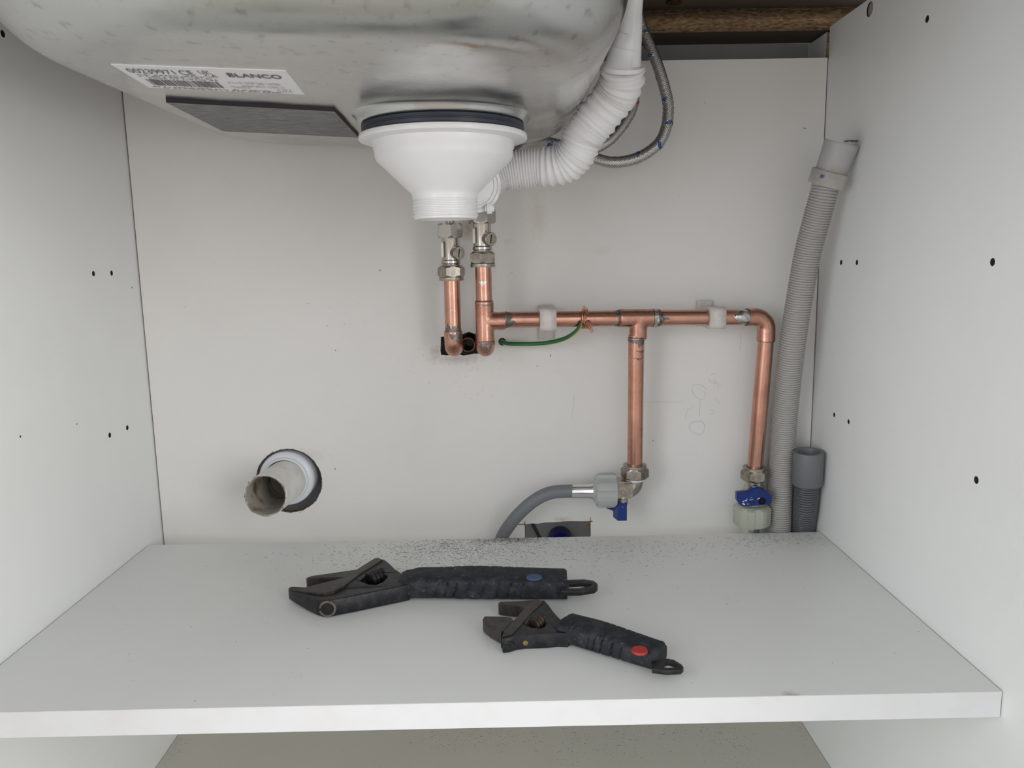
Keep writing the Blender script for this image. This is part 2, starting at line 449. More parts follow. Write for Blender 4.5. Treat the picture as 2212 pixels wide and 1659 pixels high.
def plate(name, outer, holes, mats, parent, to_world, thick, kind=None, side_mat=True, label=None, extra=None):
    """flat board with holes, outline in 2D; to_world(u, v, w) with w = depth"""
    cd = bpy.data.curves.new(name + '_curve', 'CURVE')
    cd.dimensions = '2D'; cd.fill_mode = 'BOTH'; cd.extrude = thick / 2
    for loop in [outer] + holes:
        sp = cd.splines.new('POLY'); sp.points.add(len(loop) - 1)
        for p, (u, v) in zip(sp.points, loop): p.co = (u, v, 0, 1)
        sp.use_cyclic_u = True
    tmp = bpy.data.objects.new('tmp_curve', cd); COL.objects.link(tmp)
    dg = bpy.context.evaluated_depsgraph_get()
    me0 = bpy.data.meshes.new_from_object(tmp.evaluated_get(dg))
    bpy.data.objects.remove(tmp, do_unlink=True); bpy.data.curves.remove(cd)
    bm = B(); bm.from_mesh(me0); bpy.data.meshes.remove(me0)
    for v in bm.verts: v.co = Vector(to_world(v.co.x, v.co.y, v.co.z + thick / 2))
    bmesh.ops.remove_doubles(bm, verts=bm.verts[:], dist=1e-6)
    bmesh.ops.recalc_face_normals(bm, faces=bm.faces[:])
    nrm = (Vector(to_world(0, 0, 1)) - Vector(to_world(0, 0, 0))).normalized()
    if side_mat:
        for f in bm.faces:
            f.normal_update()
            f.material_index = 0 if abs(f.normal.dot(nrm)) > 0.5 else 1
    if extra: extra(bm)
    return obj(name, bm, mats, parent, smooth=0, kind=kind, label=label)

def circle(cx, cy, r, n=24, rag=0.0):
    out = []
    for k in range(n):
        a = 2 * PI * k / n
        rr = r * (1 + rag * random.uniform(-1, 1))
        out.append((cx + rr * math.cos(a), cy + rr * math.sin(a)))
    return out

def add_prism(bm, top, z0, z1, inset=0.0012):
    """outline of (x, y) extruded between z0 and z1 with a small chamfer on the upper edge"""
    n = len(top)
    c = Vector((sum(p[0] for p in top) / n, sum(p[1] for p in top) / n))
    def ring(z, ins):
        out = []
        for i in range(n):
            p = Vector(top[i][:2]); a = Vector(top[i - 1][:2]); b = Vector(top[(i + 1) % n][:2])
            d0 = (p - a); d1 = (b - p)
            n0 = Vector((-d0.y, d0.x)); n1 = Vector((-d1.y, d1.x))
            nn = n0.normalized() + n1.normalized() if d0.length > 1e-9 and d1.length > 1e-9 else Vector((0, 0))
            if nn.length > 1e-6: nn = nn.normalized()
            out.append((p, nn))
        return out, z, ins
    area = sum(top[i - 1][0] * top[i][1] - top[i][0] * top[i - 1][1] for i in range(n))
    sg = 1 if area > 0 else -1
    rs = []
    for z, ins in ((z0, inset), (z0 + inset, 0), (z1 - inset, 0), (z1, inset)):
        vs = []
        for p, nn in ring(z, ins)[0]:
            q = p + nn * sg * ins
            vs.append(bm.verts.new((q.x, q.y, z)))
        rs.append(vs)
    for i in range(3):
        for k in range(n):
            bm.faces.new((rs[i][k], rs[i][(k + 1) % n], rs[i + 1][(k + 1) % n], rs[i + 1][k]))
    fs = [bm.faces.new(rs[0][::-1]), bm.faces.new(rs[3])]
    bmesh.ops.triangulate(bm, faces=fs)

def text_mesh(s, size, origin, right, up, material, parent, name='lettering', width=None, bold=0.0, lift=0.0002, label=None):
    cd = bpy.data.curves.new('text_curve', 'FONT')
    cd.body = s; cd.size = size; cd.extrude = 0.0; cd.offset = bold
    tmp = bpy.data.objects.new('tmp_text', cd); COL.objects.link(tmp)
    dg = bpy.context.evaluated_depsgraph_get()
    me0 = bpy.data.meshes.new_from_object(tmp.evaluated_get(dg))
    bpy.data.objects.remove(tmp, do_unlink=True); bpy.data.curves.remove(cd)
    bm = B(); bm.from_mesh(me0); bpy.data.meshes.remove(me0)
    x1 = max(v.co.x for v in bm.verts); x0 = min(v.co.x for v in bm.verts)
    k = width / (x1 - x0) if width else 1.0
    R, U, O = Vector(right).normalized(), Vector(up).normalized(), Vector(origin)
    Nn = R.cross(U)
    for v in bm.verts: v.co = O + R * (v.co.x - x0) * k + U * v.co.y + Nn * lift
    return obj(name, bm, material, parent, smooth=0, label=label)

# ------------------------------------------------------------------ cabinet shell
HW = 0.334                       # half of the inner width
ZC = 0.4836                      # top of the side panels = underside of the worktop
ZT = 0.4561                      # top of the back panel
ZF = -0.2221                     # bottom of the cabinet
YS0, YS1 = -0.0332, -0.3232      # shelf, rear and front edge
YFRONT = -0.56

def ragged(a, b, n, amp):
    out = []
    for i in range(n):
        t = i / n
        d = Vector((b[0] - a[0], b[1] - a[1])); nn = Vector((-d.y, d.x)).normalized()
        w = random.uniform(-amp, amp) if 0 < i else 0
        out.append((a[0] + d.x * t + nn.x * w, a[1] + d.y * t + nn.y * w))
    return out
pipe_hole = ragged((-0.0402, 0.1985), (-0.0120, 0.2010), 4, 0.0008) + ragged((-0.0120, 0.2030), (0.0125, 0.1985), 5, 0.0012) + \
    ragged((0.0130, 0.1960), (0.0110, 0.1830), 3, 0.001) + ragged((0.0090, 0.1800), (-0.0400, 0.1800), 9, 0.0012) + ragged((-0.0405, 0.1805), (-0.0405, 0.1980), 4, 0.0006)
socket_hole = [(0.0404, -0.060), (0.0402, 0.0018)] + ragged((0.0404, 0.0022), (0.0890, 0.0055), 7, 0.0004) + [(0.0892, 0.0048), (0.1082, 0.0041), (0.1082, -0.060)]
back_holes = [circle(-0.2000, 0.0535, 0.0337, 96, 0.012), pipe_hole, circle(0.0208, 0.1925, 0.0040, 14, 0.08), socket_hole,
              circle(-0.004, -0.090, 0.019, 24), circle(0.2645, -0.092, 0.018, 24), circle(0.2983, -0.096, 0.0145, 24), circle(0.3205, -0.135, 0.0130, 24)]
wall_back = plate('wall_back', [(-HW + 0.0012, ZF - 0.01), (HW - 0.0009, ZF - 0.01), (HW - 0.0009, ZT), (-HW + 0.0012, ZT)], back_holes,
      ['back', 'board'], None, lambda u, v, w: (u, w, v), 0.007, kind='structure')
# two saw overcuts at the corners of the socket cut-out
for a, b, c, d in ((0.0335, 0.0017, 0.0412, 0.0027), (0.0400, 0.0016, 0.0408, 0.0052), (0.1078, -0.012, 0.1086, 0.0083), (0.1075, 0.0036, 0.1105, 0.0046)):
    bm = B(); add_box(bm, (a, -0.0003, b), (c, 0.0005, d)); obj('saw_cut', bm, 'board', wall_back, smooth=0)
# splintered rim of the round hole
bm = B(); rsp = random.Random(17)
for k in range(46):
    a = math.radians(rsp.choice((rsp.gauss(62, 20), rsp.gauss(-5, 10), rsp.gauss(-70, 18), rsp.gauss(130, 25))))
    R1 = 0.0337 * rsp.uniform(0.985, 1.02); c = Vector((-0.2 + R1 * math.cos(a), -0.0004, 0.0535 + R1 * math.sin(a))); q = rsp.uniform(0.0004, 0.0013)
    vs = [bm.verts.new(c + Vector((rsp.uniform(-q, q), rsp.uniform(-0.0005, 0.0008), rsp.uniform(-q, q)))) for _ in range(4)]
    for f in ((0, 1, 2), (0, 1, 3), (1, 2, 3), (0, 2, 3)): bm.faces.new([vs[t] for t in f])
obj('splinters', bm, 'splinter', wall_back, smooth=0, stuff=True)
# torn chipboard corner in the opening
bm = B()
add_lathe(bm, [(0.0, 0.0), (0.005, 0.001), (0.0035, 0.003), (0.0, 0.0035)], (0.1040, 0.002, 0.0035), (0, -1, 0), 9)
for v in bm.verts: v.co.z = 0.0041 - abs(v.co.z - 0.0041) * 0.7
obj('torn_corner', bm, 'board', wall_back, smooth=0)

side_holes = {
 -1: [((-0.3340, -0.0839, 0.2676), .0024), ((-0.3340, -0.0522, 0.2674), .0024), ((-0.3340, -0.0843, 0.1234), .0024), ((-0.3340, -0.0512, 0.1230), .0024), ((-0.3340, -0.1755, 0.4408), .0026), ((-0.3340, -0.2105, 0.1513), .0009), ((-0.3340, -0.0157, 0.2530), .0008), ((-0.3340, -0.1350, 0.1445), .0007)],
  1: [((0.3340, -0.0507, 0.2653), .0024), ((0.3340, -0.0833, 0.2655), .0024), ((0.3340, -0.0519, 0.1227), .0022), ((0.3340, -0.0833, 0.1227), .0022), ((0.3340, -0.2769, 0.2669), .0026), ((0.3340, -0.2781, 0.1245), .0026), ((0.3340, -0.1773, 0.4402), .0026), ((0.3340, -0.0828, 0.4747), .0060)]}
for sgn, nm in ((-1, 'wall_left'), (1, 'wall_right')):
    hs = [circle(p[1], p[2], r, 14) for p, r in side_holes[sgn]]
    def outer_layer(bm, s=sgn):
        lo = (HW + 0.0085, YFRONT, ZF - 0.02); hi = (HW + 0.017, -0.0006, ZC)
        if s < 0: lo, hi = (-hi[0], lo[1], lo[2]), (-lo[0], hi[1], hi[2])
        k = len(bm.faces); add_box(bm, lo, hi)
    w = plate(nm, [(YFRONT, ZF - 0.02), (0.0085, ZF - 0.02), (0.0085, ZT - 0.0012), (-0.0006, ZT - 0.0012), (-0.0006, ZC), (YFRONT, ZC)], hs,
              ['side', 'dark'], None, lambda u, v, t, s=sgn: (s * (HW + t), u, v), 0.008, kind='structure', extra=outer_layer)
    for f in w.data.polygons:
        if f.area > 0.0015: f.material_index = 0
    for (p, r) in side_holes[sgn]:
        if r < 0.002: continue
        bm = B()
        add_lathe(bm, [(0, 0), (r * 0.97, 0), (r * 0.97, 0.0008), (0, 0.0008)], (sgn * (HW + (0.003 if r < 0.005 else 0.0012)), p[1], p[2]), (sgn, 0, 0), 14)
        obj('dowel_plug' if r > 0.005 else 'pin_hole_shade', bm, 'dowel' if r > 0.005 else 'dark', w, smooth=0)  # pin holes get a black disc as painted shade; the dowel keeps wood colour

bm = B(); add_box(bm, (-HW + 0.0006, YFRONT, ZF - 0.016), (HW - 0.0006, -0.0010, ZF))
obj('floor', bm, 'floor', kind='structure', smooth=0)
bm = B(); add_box(bm, (-2.2, -3.6, -0.372), (2.2, 0.055, -0.352))
obj('floor', bm, 'kitchen_floor', kind='structure', smooth=0)
bm = B(); add_box(bm, (-2.2, 0.0565, -0.37), (2.2, 0.08, 1.6))
obj('wall_rear', bm, 'plaster', kind='structure', smooth=0)

# upright strip of board behind the right-hand panel
bm = B(); add_box(bm, (0.3352, 0.0095, -0.25), (0.352, 0.0562, 0.4815))
for f in bm.faces:
    f.normal_update(); f.material_index = 1 if f.normal.y < -0.5 else 0
obj('trim_1', bm, ['side', 'chip'], kind='structure', smooth=0)

# ------------------------------------------------------------------ shelf
shelf = thing('shelf', 'pale grey half-depth shelf board across the cabinet with white front edge', 'shelf')
TS = 0.0176
bm = B(); add_box(bm, (-HW + 0.0009, YS1 + 0.0008, -TS), (HW - 0.0009, YS0, 0.0))
obj('board', bm, 'shelf', shelf, smooth=0)
bm = B(); add_box(bm, (-HW + 0.0009, YS1, -TS), (HW - 0.0009, YS1 + 0.0008, 0.0), 0.0002)
obj('front_edging', bm, 'edge', shelf, smooth=0, label='bright white edging strip along the front of the shelf')
rebase(shelf, (0, YS1, -TS))

# ------------------------------------------------------------------ worktop with its cut-out
wt = thing('worktop', 'chipboard worktop with the sink cut-out showing its raw sawn edge', 'worktop')
ZW = 0.5046
cut = [(-0.285, -0.470), (0.46, -0.470), (0.46, 0.0115), (-0.285, 0.0115)]
plate('board', [(-0.70, -0.62), (0.75, -0.62), (0.75, 0.0560), (-0.70, 0.0560)], [cut], ['worktop_under', 'chip'], wt,
      lambda u, v, w: (u, v, ZC + 0.0002 + w), ZW - ZC - 0.0002)
rebase(wt, (0, -0.28, ZC))

# ------------------------------------------------------------------ sink
sink = thing('kitchen_sink', 'stainless steel sink bowl hanging from above, seen from below with a white sticker', 'sink')
def zbot(x): return 0.374 + 0.035 * max(0.0, -0.02 - x)
XL, XR, YF, YB = -0.243, 0.0965, -0.436, -0.0085
DC = Vector((-0.0173, -0.194))
def rrect(xl, xr, yf, yb, r, n=14, rf=None):
    out = []
    rf = rf or r
    for cx, cy, a0, q in ((xr - r, yb - r, 0, r), (xl + r, yb - r, 90, r), (xl + rf, yf + rf, 180, rf), (xr - rf, yf + rf, 270, rf)):
        for k in range(n + 1):
            a = math.radians(a0 + 90 * k / n)
            out.append(Vector((cx + q * math.cos(a), cy + q * math.sin(a))))
    full = []
    for i in range(len(out)):                     # points along the straight sides too, the same number in every loop
        full.append(out[i])
        if i % (n + 1) == n:
            for k in range(1, 16): full.append(out[i].lerp(out[(i + 1) % len(out)], k / 16))
    return full
bm = B()
loops = []
FR = 0.042
RC = 0.085
def loop_at(inset, z, tilt):
    r = max(0.02, RC - inset * 0.75)
    L = rrect(XL + inset, XR - inset, YF + inset, YB - inset * 0.78, r, 14, r + 0.030)
    return [(p.x, p.y, z + tilt * (zbot(p.x) - 0.374)) for p in L]
loops.append(loop_at(-0.004, 0.5044, 0))
loops.append(loop_at(0.0, 0.470, 0.1))
loops.append(loop_at(0.001, 0.440, 0.4))
for k in range(0, 13):
    a = PI / 2 * k / 12
    loops.append(loop_at(0.002 + FR * (1 - math.cos(a)), 0.374 + FR * (1 - math.sin(a)) + (0.0), 0.5 + 0.5 * k / 12))
flat = loops[-1]
NB = 10
for k in range(1, NB + 1):
    t = k / NB
    ring = []
    for (x, y, z) in flat:
        d = Vector((x, y)) - DC
        e = DC + d.normalized() * 0.0652
        p = Vector((x, y)).lerp(e, t)
        ring.append((p.x, p.y, zbot(p.x)))
    loops.append(ring)
for rr, zz, fd in ((0.0645, 0.3740, 1.0), (0.0638, 0.3739, 0.92), (0.0630, 0.3736, 0.78), (0.0622, 0.3730, 0.58), (0.0614, 0.3720, 0.38), (0.0607, 0.3708, 0.2), (0.0601, 0.3698, 0.06), (0.0590, 0.3692, 0), (0.0560, 0.3690, 0), (0.045, 0.374, 0)):
    ring = []
    for (x, y, z) in flat:
        d = (Vector((x, y)) - DC).normalized() * rr + DC
        ring.append((d.x, d.y, zz + fd * (zbot(d.x) - 0.374)))
    loops.append(ring)
R0 = [[bm.verts.new(p) for p in L] for L in loops]
n = len(R0[0])
for i in range(len(R0) - 1):
    for k in range(n):
        bm.faces.new((R0[i][k], R0[i][(k + 1) % n], R0[i + 1][(k + 1) % n], R0[i + 1][k]))
bm.faces.new(R0[-1])
obj('bowl', bm, 'steel', sink, smooth=60)
# flat rim of the sink over the worktop
bm = B()
o_loop = rrect(-0.305, 0.60, -0.50, 0.040, 0.02, 14)
i_loop = loop_at(-0.004, 0.5046, 0)
def loft(bm, A, C):
    n = len(A)
    for k in range(n): bm.faces.new((A[k], A[(k + 1) % n], C[(k + 1) % n], C[k]))
va = [bm.verts.new((p.x, p.y, 0.5048)) for p in o_loop]; vb = [bm.verts.new(p) for p in i_loop]
loft(bm, va, vb)
vc = [bm.verts.new((p.x, p.y, 0.5058)) for p in o_loop]; vd = [bm.verts.new((p[0], p[1], 0.5058)) for p in i_loop]
loft(bm, vc, vd); loft(bm, va, vc)
obj('rim', bm, 'deck', sink, smooth=30)
# plugged tap hole seen in the rim's underside
bm = B(); add_lathe(bm, [(0, 0), (0.0075, 0), (0.0075, -0.004), (0, -0.004)], (0.1846, -0.0120, 0.5074), (0, 0, 1), 20)
obj('hole_plug', bm, 'copper_old', sink)

def on_bottom(x, y, lift): return Vector((x, y, zbot(x) - lift))
def quad_slab(bm, q, l0, l1, sub=8):
    """slab following the bowl's underside; q = four corners (x, y)"""
    g = []
    for j in range(sub + 1):
        row = []
        for i in range(sub + 1):
            s, t = i / sub, j / sub
            a = Vector(q[0]).lerp(Vector(q[1]), s); b = Vector(q[3]).lerp(Vector(q[2]), s)
            row.append(a.lerp(b, t))
        g.append(row)
    lo = [[bm.verts.new(on_bottom(p.x, p.y, l1)) for p in r] for r in g]
    hi = [[bm.verts.new(on_bottom(p.x, p.y, l0)) for p in r] for r in g]
    for j in range(sub):
        for i in range(sub):
            bm.faces.new((lo[j][i], lo[j][i + 1], lo[j + 1][i + 1], lo[j + 1][i]))
            bm.faces.new((hi[j][i], hi[j][i + 1], hi[j + 1][i + 1], hi[j + 1][i]))
    for k in range(sub):
        bm.faces.new((lo[0][k], lo[0][k + 1], hi[0][k + 1], hi[0][k])).material_index = 1
        bm.faces.new((lo[sub][k], lo[sub][k + 1], hi[sub][k + 1], hi[sub][k])).material_index = 1
        bm.faces.new((lo[k][0], lo[k + 1][0], hi[k + 1][0], hi[k][0])).material_index = 1
        bm.faces.new((lo[k][sub], lo[k + 1][sub], hi[k + 1][sub], hi[k][sub])).material_index = 1
LQ = [(-0.1807, -0.3397, 0.3796)[:2], (-0.0907, -0.3330, 0.3765)[:2], (-0.0962, -0.2710, 0.3767)[:2], (-0.1863, -0.2824, 0.3798)[:2]]
bm = B(); quad_slab(bm, LQ, -0.0004, 0.0004)
sticker = obj('sticker', bm, ['paper', 'paper'], sink, smooth=0, label='white sticker with black lettering and a barcode')
PQ = [(-0.1914, -0.2473, 0.3800)[:2], (-0.0876, -0.2267, 0.3764)[:2], (-0.0927, -0.1098, 0.3765)[:2], (-0.1966, -0.1299, 0.3802)[:2]]
bm = B(); quad_slab(bm, PQ, -0.0005, 0.0024)
obj('sound_pad', bm, ['pad', 'pad_edge'], sink, smooth=0, label='dark grey stuck-on damping pad with black edges')

def lab(s, t, lift=0.0006):
    """point of the sticker: s along its width, t down from its upper edge"""
    a = Vector(LQ[0]).lerp(Vector(LQ[1]), s); b = Vector(LQ[3]).lerp(Vector(LQ[2]), s)
    p = a.lerp(b, t)
    return on_bottom(p.x, p.y, lift)
LW = (Vector(LQ[1]) - Vector(LQ[0])).length; LH = (Vector(LQ[3]) - Vector(LQ[0])).length
def label_text(s, s0, s1, t, h, material, bold=0.0):
    right = lab(s1, t) - lab(s0, t); up = lab(s0, t - 0.1) - lab(s0, t)
    text_mesh(s, h * LH, lab(s0, t), right, up, material, sticker, width=(s1 - s0) * LW, bold=bold)
label_text('00239971', 0.045, 0.315, 0.29, 0.25, 'ink', 0.0)
label_text('CE', 0.345, 0.425, 0.30, 0.28, 'ink')
label_text('UK', 0.465, 0.535, 0.22, 0.19, 'ink')
label_text('CA', 0.480, 0.550, 0.36, 0.19, 'ink')
label_text('BLANCO', 0.625, 0.945, 0.30, 0.22, 'ink', 0.0002)
def label_marks(items, material, name):
    bm = B()
    for s0, s1, t0, t1 in items:
        bm.faces.new([bm.verts.new(lab(s, t, 0.0007)) for s, t in ((s0, t0), (s1, t0), (s1, t1), (s0, t1))])
    return obj(name, bm, material, sticker, smooth=0)
bars = []; s = 0.065
rb = random.Random(3)
while s < 0.50:
    w = rb.choice((0.003, 0.003, 0.005, 0.008, 0.012)); bars.append((s, s + w, 0.56, 0.84)); s += w + rb.choice((0.003, 0.004, 0.006, 0.009))
label_marks(bars, 'ink', 'barcode')
small = []
for t, s0, s1 in ((0.36, 0.06, 0.46), (0.425, 0.06, 0.52), (0.49, 0.10, 0.52), (0.90, 0.04, 0.50), (0.94, 0.10, 0.86), (0.885, 0.55, 0.80)):
    s = s0
    while s < s1:
        w = rb.uniform(0.008, 0.03)
        small.append((s, min(s + w, s1), t, t + 0.028)); s += w + rb.choice((0.005, 0.008, 0.02))
label_marks(small, 'ink_grey', 'small_print')['kind'] = 'stuff'
label_text('E L I R  0MP 340 / 0M80', 0.575, 0.895, 0.60, 0.12, 'ink_grey')
label_text('18 04 2023 15:04:12', 0.640, 0.905, 0.735, 0.12, 'ink_grey')
label_text('T000200130', 0.555, 0.680, 0.80, 0.10, 'ink_grey')
label_text('3.10.4', 0.845, 0.935, 0.84, 0.10, 'ink_grey')
label_text('0170 N', 0.830, 0.930, 0.93, 0.10, 'ink_grey')
rebase(sink, (0, -0.22, 0.37))

# ------------------------------------------------------------------ waste strainer body
waste = thing('sink_waste', 'white plastic conical waste outlet with threaded end under the sink bowl', 'waste outlet')
WX, WY = -0.0173, -0.194
ZQ = 0.3635                                           # height of the flange's middle
prof = [(0.0, -0.0013), (0.0585, -0.0013), (0.0596, -0.0017), (0.0600, -0.0026), (0.0600, -0.0046), (0.0594, -0.0054), (0.0530, -0.0060), (0.0508, -0.0064), (0.0506, -0.0072),
        (0.0503, -0.0112), (0.0496, -0.0120), (0.0494, -0.0165), (0.0486, -0.0186), (0.0262, -0.0402), (0.0243, -0.0420), (0.0239, -0.0432), (0.0237, -0.0462)]
zt = -0.0462
for k in range(5):
    prof += [(0.0229, zt - 0.0004), (0.0229, zt - 0.0009), (0.02375, zt - 0.0016), (0.0238, zt - 0.0021), (0.0231, zt - 0.0027)]
    zt -= 0.0024
prof += [(0.0229, zt - 0.0003), (0.0229, zt - 0.0014), (0.0222, zt - 0.0020), (0.0200, zt - 0.0020), (0.0200, -0.040), (0.018, -0.034), (0.0, -0.034)]
bm = B(); add_lathe(bm, prof, (WX, WY, ZQ), (0, 0, 1), 72)
obj('strainer_body', bm, 'white', waste, smooth=40)
bm = B(); add_lathe(bm, [(0.040, -0.0012), (0.0572, -0.0012), (0.0578, -0.0006), (0.0578, 0.0016), (0.0573, 0.0021), (0.0573, 0.0025), (0.0579, 0.0030), (0.0577, 0.0050), (0.0570, 0.0055), (0.040, 0.0055)], (WX, WY, ZQ), (0, 0, 1), 64, closed=True)
obj('gasket', bm, 'rubber_blue', waste, label='dark blue-black rubber gasket')
# side outlet of the strainer, with its snap ring, where the overflow hose plugs in
RC0 = Vector((0.0036, -0.1710, 0.3289))
ax_ring = Vector((0.34, -0.90, -0.16)).normalized()
bm = B(); add_lathe(bm, [(0.0, 0.0030), (0.0120, 0.0030), (0.0125, 0.0018), (0.0140, 0.0018), (0.0145, 0.0030), (0.0158, 0.0030), (0.0162, 0.0014), (0.0172, 0.0014), (0.0176, 0.0026),
                         (0.0196, 0.0026), (0.0202, 0.0018), (0.0202, -0.006), (0.0185, -0.010), (0.0150, -0.012), (0.0, -0.012)], RC0, ax_ring, 56)
ring = obj('snap_ring', bm, 'white', waste, smooth=30)
xr_, yr_, zr_ = axes(ax_ring)
for a in (-20, -62, 40, 100, 160, 215):
    bm = B(); pts = []
    for k in range(7):
        t = math.radians(a + k * 4)
        pts.append(RC0 + zr_ * 0.0027 + (xr_ * math.cos(t) + yr_ * math.sin(t)) * 0.0188)
    add_tube(bm, pts, 0.0006, 6)
    obj('slot_rib', bm, 'white_soft', ring)
bm = B()
tabc = Vector((0.0140, -0.1720, 0.3103))
add_box(bm, tabc + Vector((-0.0032, -0.0018, -0.0022)), tabc + Vector((0.0036, 0.0026, 0.0050)), 0.0016)
obj('tab', bm, 'white', ring)
bm = B(); add_tube(bm, [(WX + 0.006, WY + 0.010, RC0.z + 0.004), RC0 + Vector((-0.004, 0.014, 0.002)), RC0 + Vector((0.002, 0.030, 0.002))], [0.015, 0.014, 0.013], 28)
obj('side_outlet', bm, 'white', waste)
rebase(waste, (WX, WY, ZQ))

# ------------------------------------------------------------------ overflow hose
over = thing('overflow_hose', 'white concertina overflow hose curving up beside the right of the bowl', 'hose')
raw = [RC0 + Vector((0.002, 0.034, 0.002)), (0.0209, -0.1360, 0.3407), (0.0339, -0.1360, 0.3437), (0.0518, -0.1380, 0.3453), (0.0644, -0.1410, 0.3455), (0.0747, -0.1450, 0.3480), (0.0826, -0.1500, 0.3553),
       (0.0877, -0.1530, 0.3665), (0.0993, -0.1600, 0.3808), (0.1087, -0.1680, 0.3921), (0.1130, -0.1760, 0.4009), (0.1128, -0.1820, 0.4085)]
path = smooth_path(raw, 14)
_, TL = along(path, [0])
rh = random.Random(11)
st = []; rd = []; s = 0.0
while s < TL - 0.0035:
    f = s / TL
    if f < 0.33: p, amp, R1 = 0.0024, 0.0013, 0.0150
    elif f < 0.44: p, amp, R1 = rh.choice((0.0062, 0.0036, 0.0052)), 0.0021, 0.0158
    elif f < 0.60: p, amp, R1 = rh.choice((0.0024, 0.0026, 0.0040)), 0.0016, 0.0158
    elif f < 0.68: p, amp, R1 = 0.0016, 0.0006, 0.0158
    elif f < 0.90: p, amp, R1 = rh.choice((0.0075, 0.0026, 0.0028, 0.0030, 0.0024)), 0.0015, 0.0164
    else: p, amp, R1 = rh.choice((0.0070, 0.0055, 0.003)), 0.0021, 0.0166
    R1 += rh.uniform(-0.0003, 0.0003)
    st += [s, s + p * 0.30, s + p * 0.48, s + p * 0.62, s + p * 0.80]
    rd += [R1 - amp, R1 - amp * 0.55, R1, R1 - amp * 0.04, R1 - amp * 0.7]
    s += p
pts, _ = along(path, st)
bm = B(); add_tube(bm, pts, rd, 40)
obj('corrugated_tube', bm, 'white_soft', over, smooth=50)
sl = [(0.1129, -0.1810, 0.4081), (0.1129, -0.1820, 0.4101), (0.1130, -0.1825, 0.4116), (0.1144, -0.1860, 0.4211), (0.1148, -0.1860, 0.4217), (0.1164, -0.1900, 0.4303), (0.1166, -0.1900, 0.4310), (0.1170, -0.1940, 0.4406), (0.1171, -0.1940, 0.4412), (0.1179, -0.1980, 0.4519), (0.1199, -0.2020, 0.4726)]
bm = B(); add_tube(bm, sl, [0.0152, 0.0152, 0.0130, 0.0113, 0.0110, 0.0090, 0.0086, 0.0076, 0.0073, 0.0066, 0.0060], 36)
obj('tapered_sleeve', bm, 'white', over, smooth=40, label='smooth stepped white sleeve')
top_ = Vector(sl[-1])
bm = B(); add_tube(bm, bend(top_ - Vector((0.0004, 0, 0.006)), top_ + Vector((0.0006, 0, 0.0075)), (0.0985, top_.y - 0.002, top_.z + 0.0085), 0.006, 8), 0.0068, 24)
add_lathe(bm, [(0.0, 0.0), (0.014, 0.0), (0.014, 0.003), (0.0, 0.003)], (0.0998, top_.y - 0.002, top_.z + 0.0085), (1, 0, 0), 28)
obj('overflow_elbow', bm, 'white', over, smooth=45)
rebase(over, raw[0])

# ------------------------------------------------------------------ copper pipework
def pipe_patch(bm, a, b, R, ang0, ang1, ref, s_rag=0.3, n=44, both=True):
    """thin ragged film round a pipe between points a and b, from angle ang0 to ang1 (degrees, 0 = ref side)"""
    a, b = Vector(a), Vector(b); t = (b - a); L = t.length; t = t.normalized()
    x = (Vector(ref) - t * Vector(ref).dot(t)).normalized(); y = t.cross(x)
    lo, hi = [], []
    ph = [random.uniform(0, 6.3) for _ in range(8)]
    def rag(t, q): return max(0.0, min(1.0, 0.5 + 0.3 * math.sin(3.1 * t * 2 * PI * 0.5 + ph[q]) + 0.22 * math.sin(7.3 * t * PI + ph[q + 1]) + 0.16 * math.sin(17 * t * PI + ph[q + 2]) + random.uniform(-0.10, 0.10)))
    for k in range(n + 1):
        an = math.radians(ang0 + (ang1 - ang0) * k / n)
        d = x * math.cos(an) + y * math.sin(an)
        e = math.sin(PI * k / n) if abs(ang1 - ang0) < 350 else 1.0
        r1 = L * (1 - s_rag * rag(k / n, 0)) * (0.35 + 0.65 * e)
        r0 = L * (s_rag * rag(k / n, 4) * 0.6) if both else 0.0
        lo.append(bm.verts.new(a + t * min(r0, r1 * 0.8) + d * R)); hi.append(bm.verts.new(a + t * r1 + d * R))
    for k in range(n): bm.faces.new((lo[k], lo[k + 1], hi[k + 1], hi[k]))

PR, FRD = 0.0075, 0.0085
FRONT = (0, -1, 0)
# left riser
pa = thing('copper_riser', 'short copper riser pipe with elbow, left of the two under the white waste', 'pipe')
A0, A1 = Vector((-0.0245, -0.0450, 0.2550)), Vector((-0.0246, -0.0450, 0.2077))
bm = B(); add_tube(bm, [A0 + Vector((0, 0, 0.006)), A1 + Vector((0, 0, -0.002))], PR, 32); obj('pipe', bm, 'copper', pa)
Ac = Vector((-0.0247, -0.0450, 0.1921))
def street_elbow(top, corner, parent):
    bm = B()
    top = Vector(top); c = Vector(corner)
    add_tube(bm, [top, top + (c - top) * 0.02, top + (c - top) * 0.45], [FRD + 0.0002, FRD + 0.0003, FRD], 32)
    add_tube(bm, bend(top + (c - top) * 0.3, c, c + Vector((0, 0.06, 0.0)), 0.0088, 10), FRD - 0.0001, 32)
    return obj('elbow', bm, 'copper_fit', parent, smooth=50)
street_elbow(A1, (Ac.x, Ac.y, Ac.z - 0.0005), pa)
bm = B(); pipe_patch(bm, A1 + Vector((0, 0, 0.0001)), A1 + Vector((0, 0, 0.010)), PR + 0.0001, -75, 85, FRONT, 0.75, both=False)
pipe_patch(bm, A1 + Vector((0, 0, -0.0004)), A1 + Vector((0, 0, -0.011)), FRD + 0.0005, -70, 20, FRONT, 0.35)
obj('flux_stain', bm, 'flux', pa)
bm = B(); add_tube(bm, [A1 + Vector((0, 0, -0.0001)), A1 + Vector((0, 0, 0.0006))], PR + 0.0006, 32); obj('solder_ring', bm, 'flux', pa)
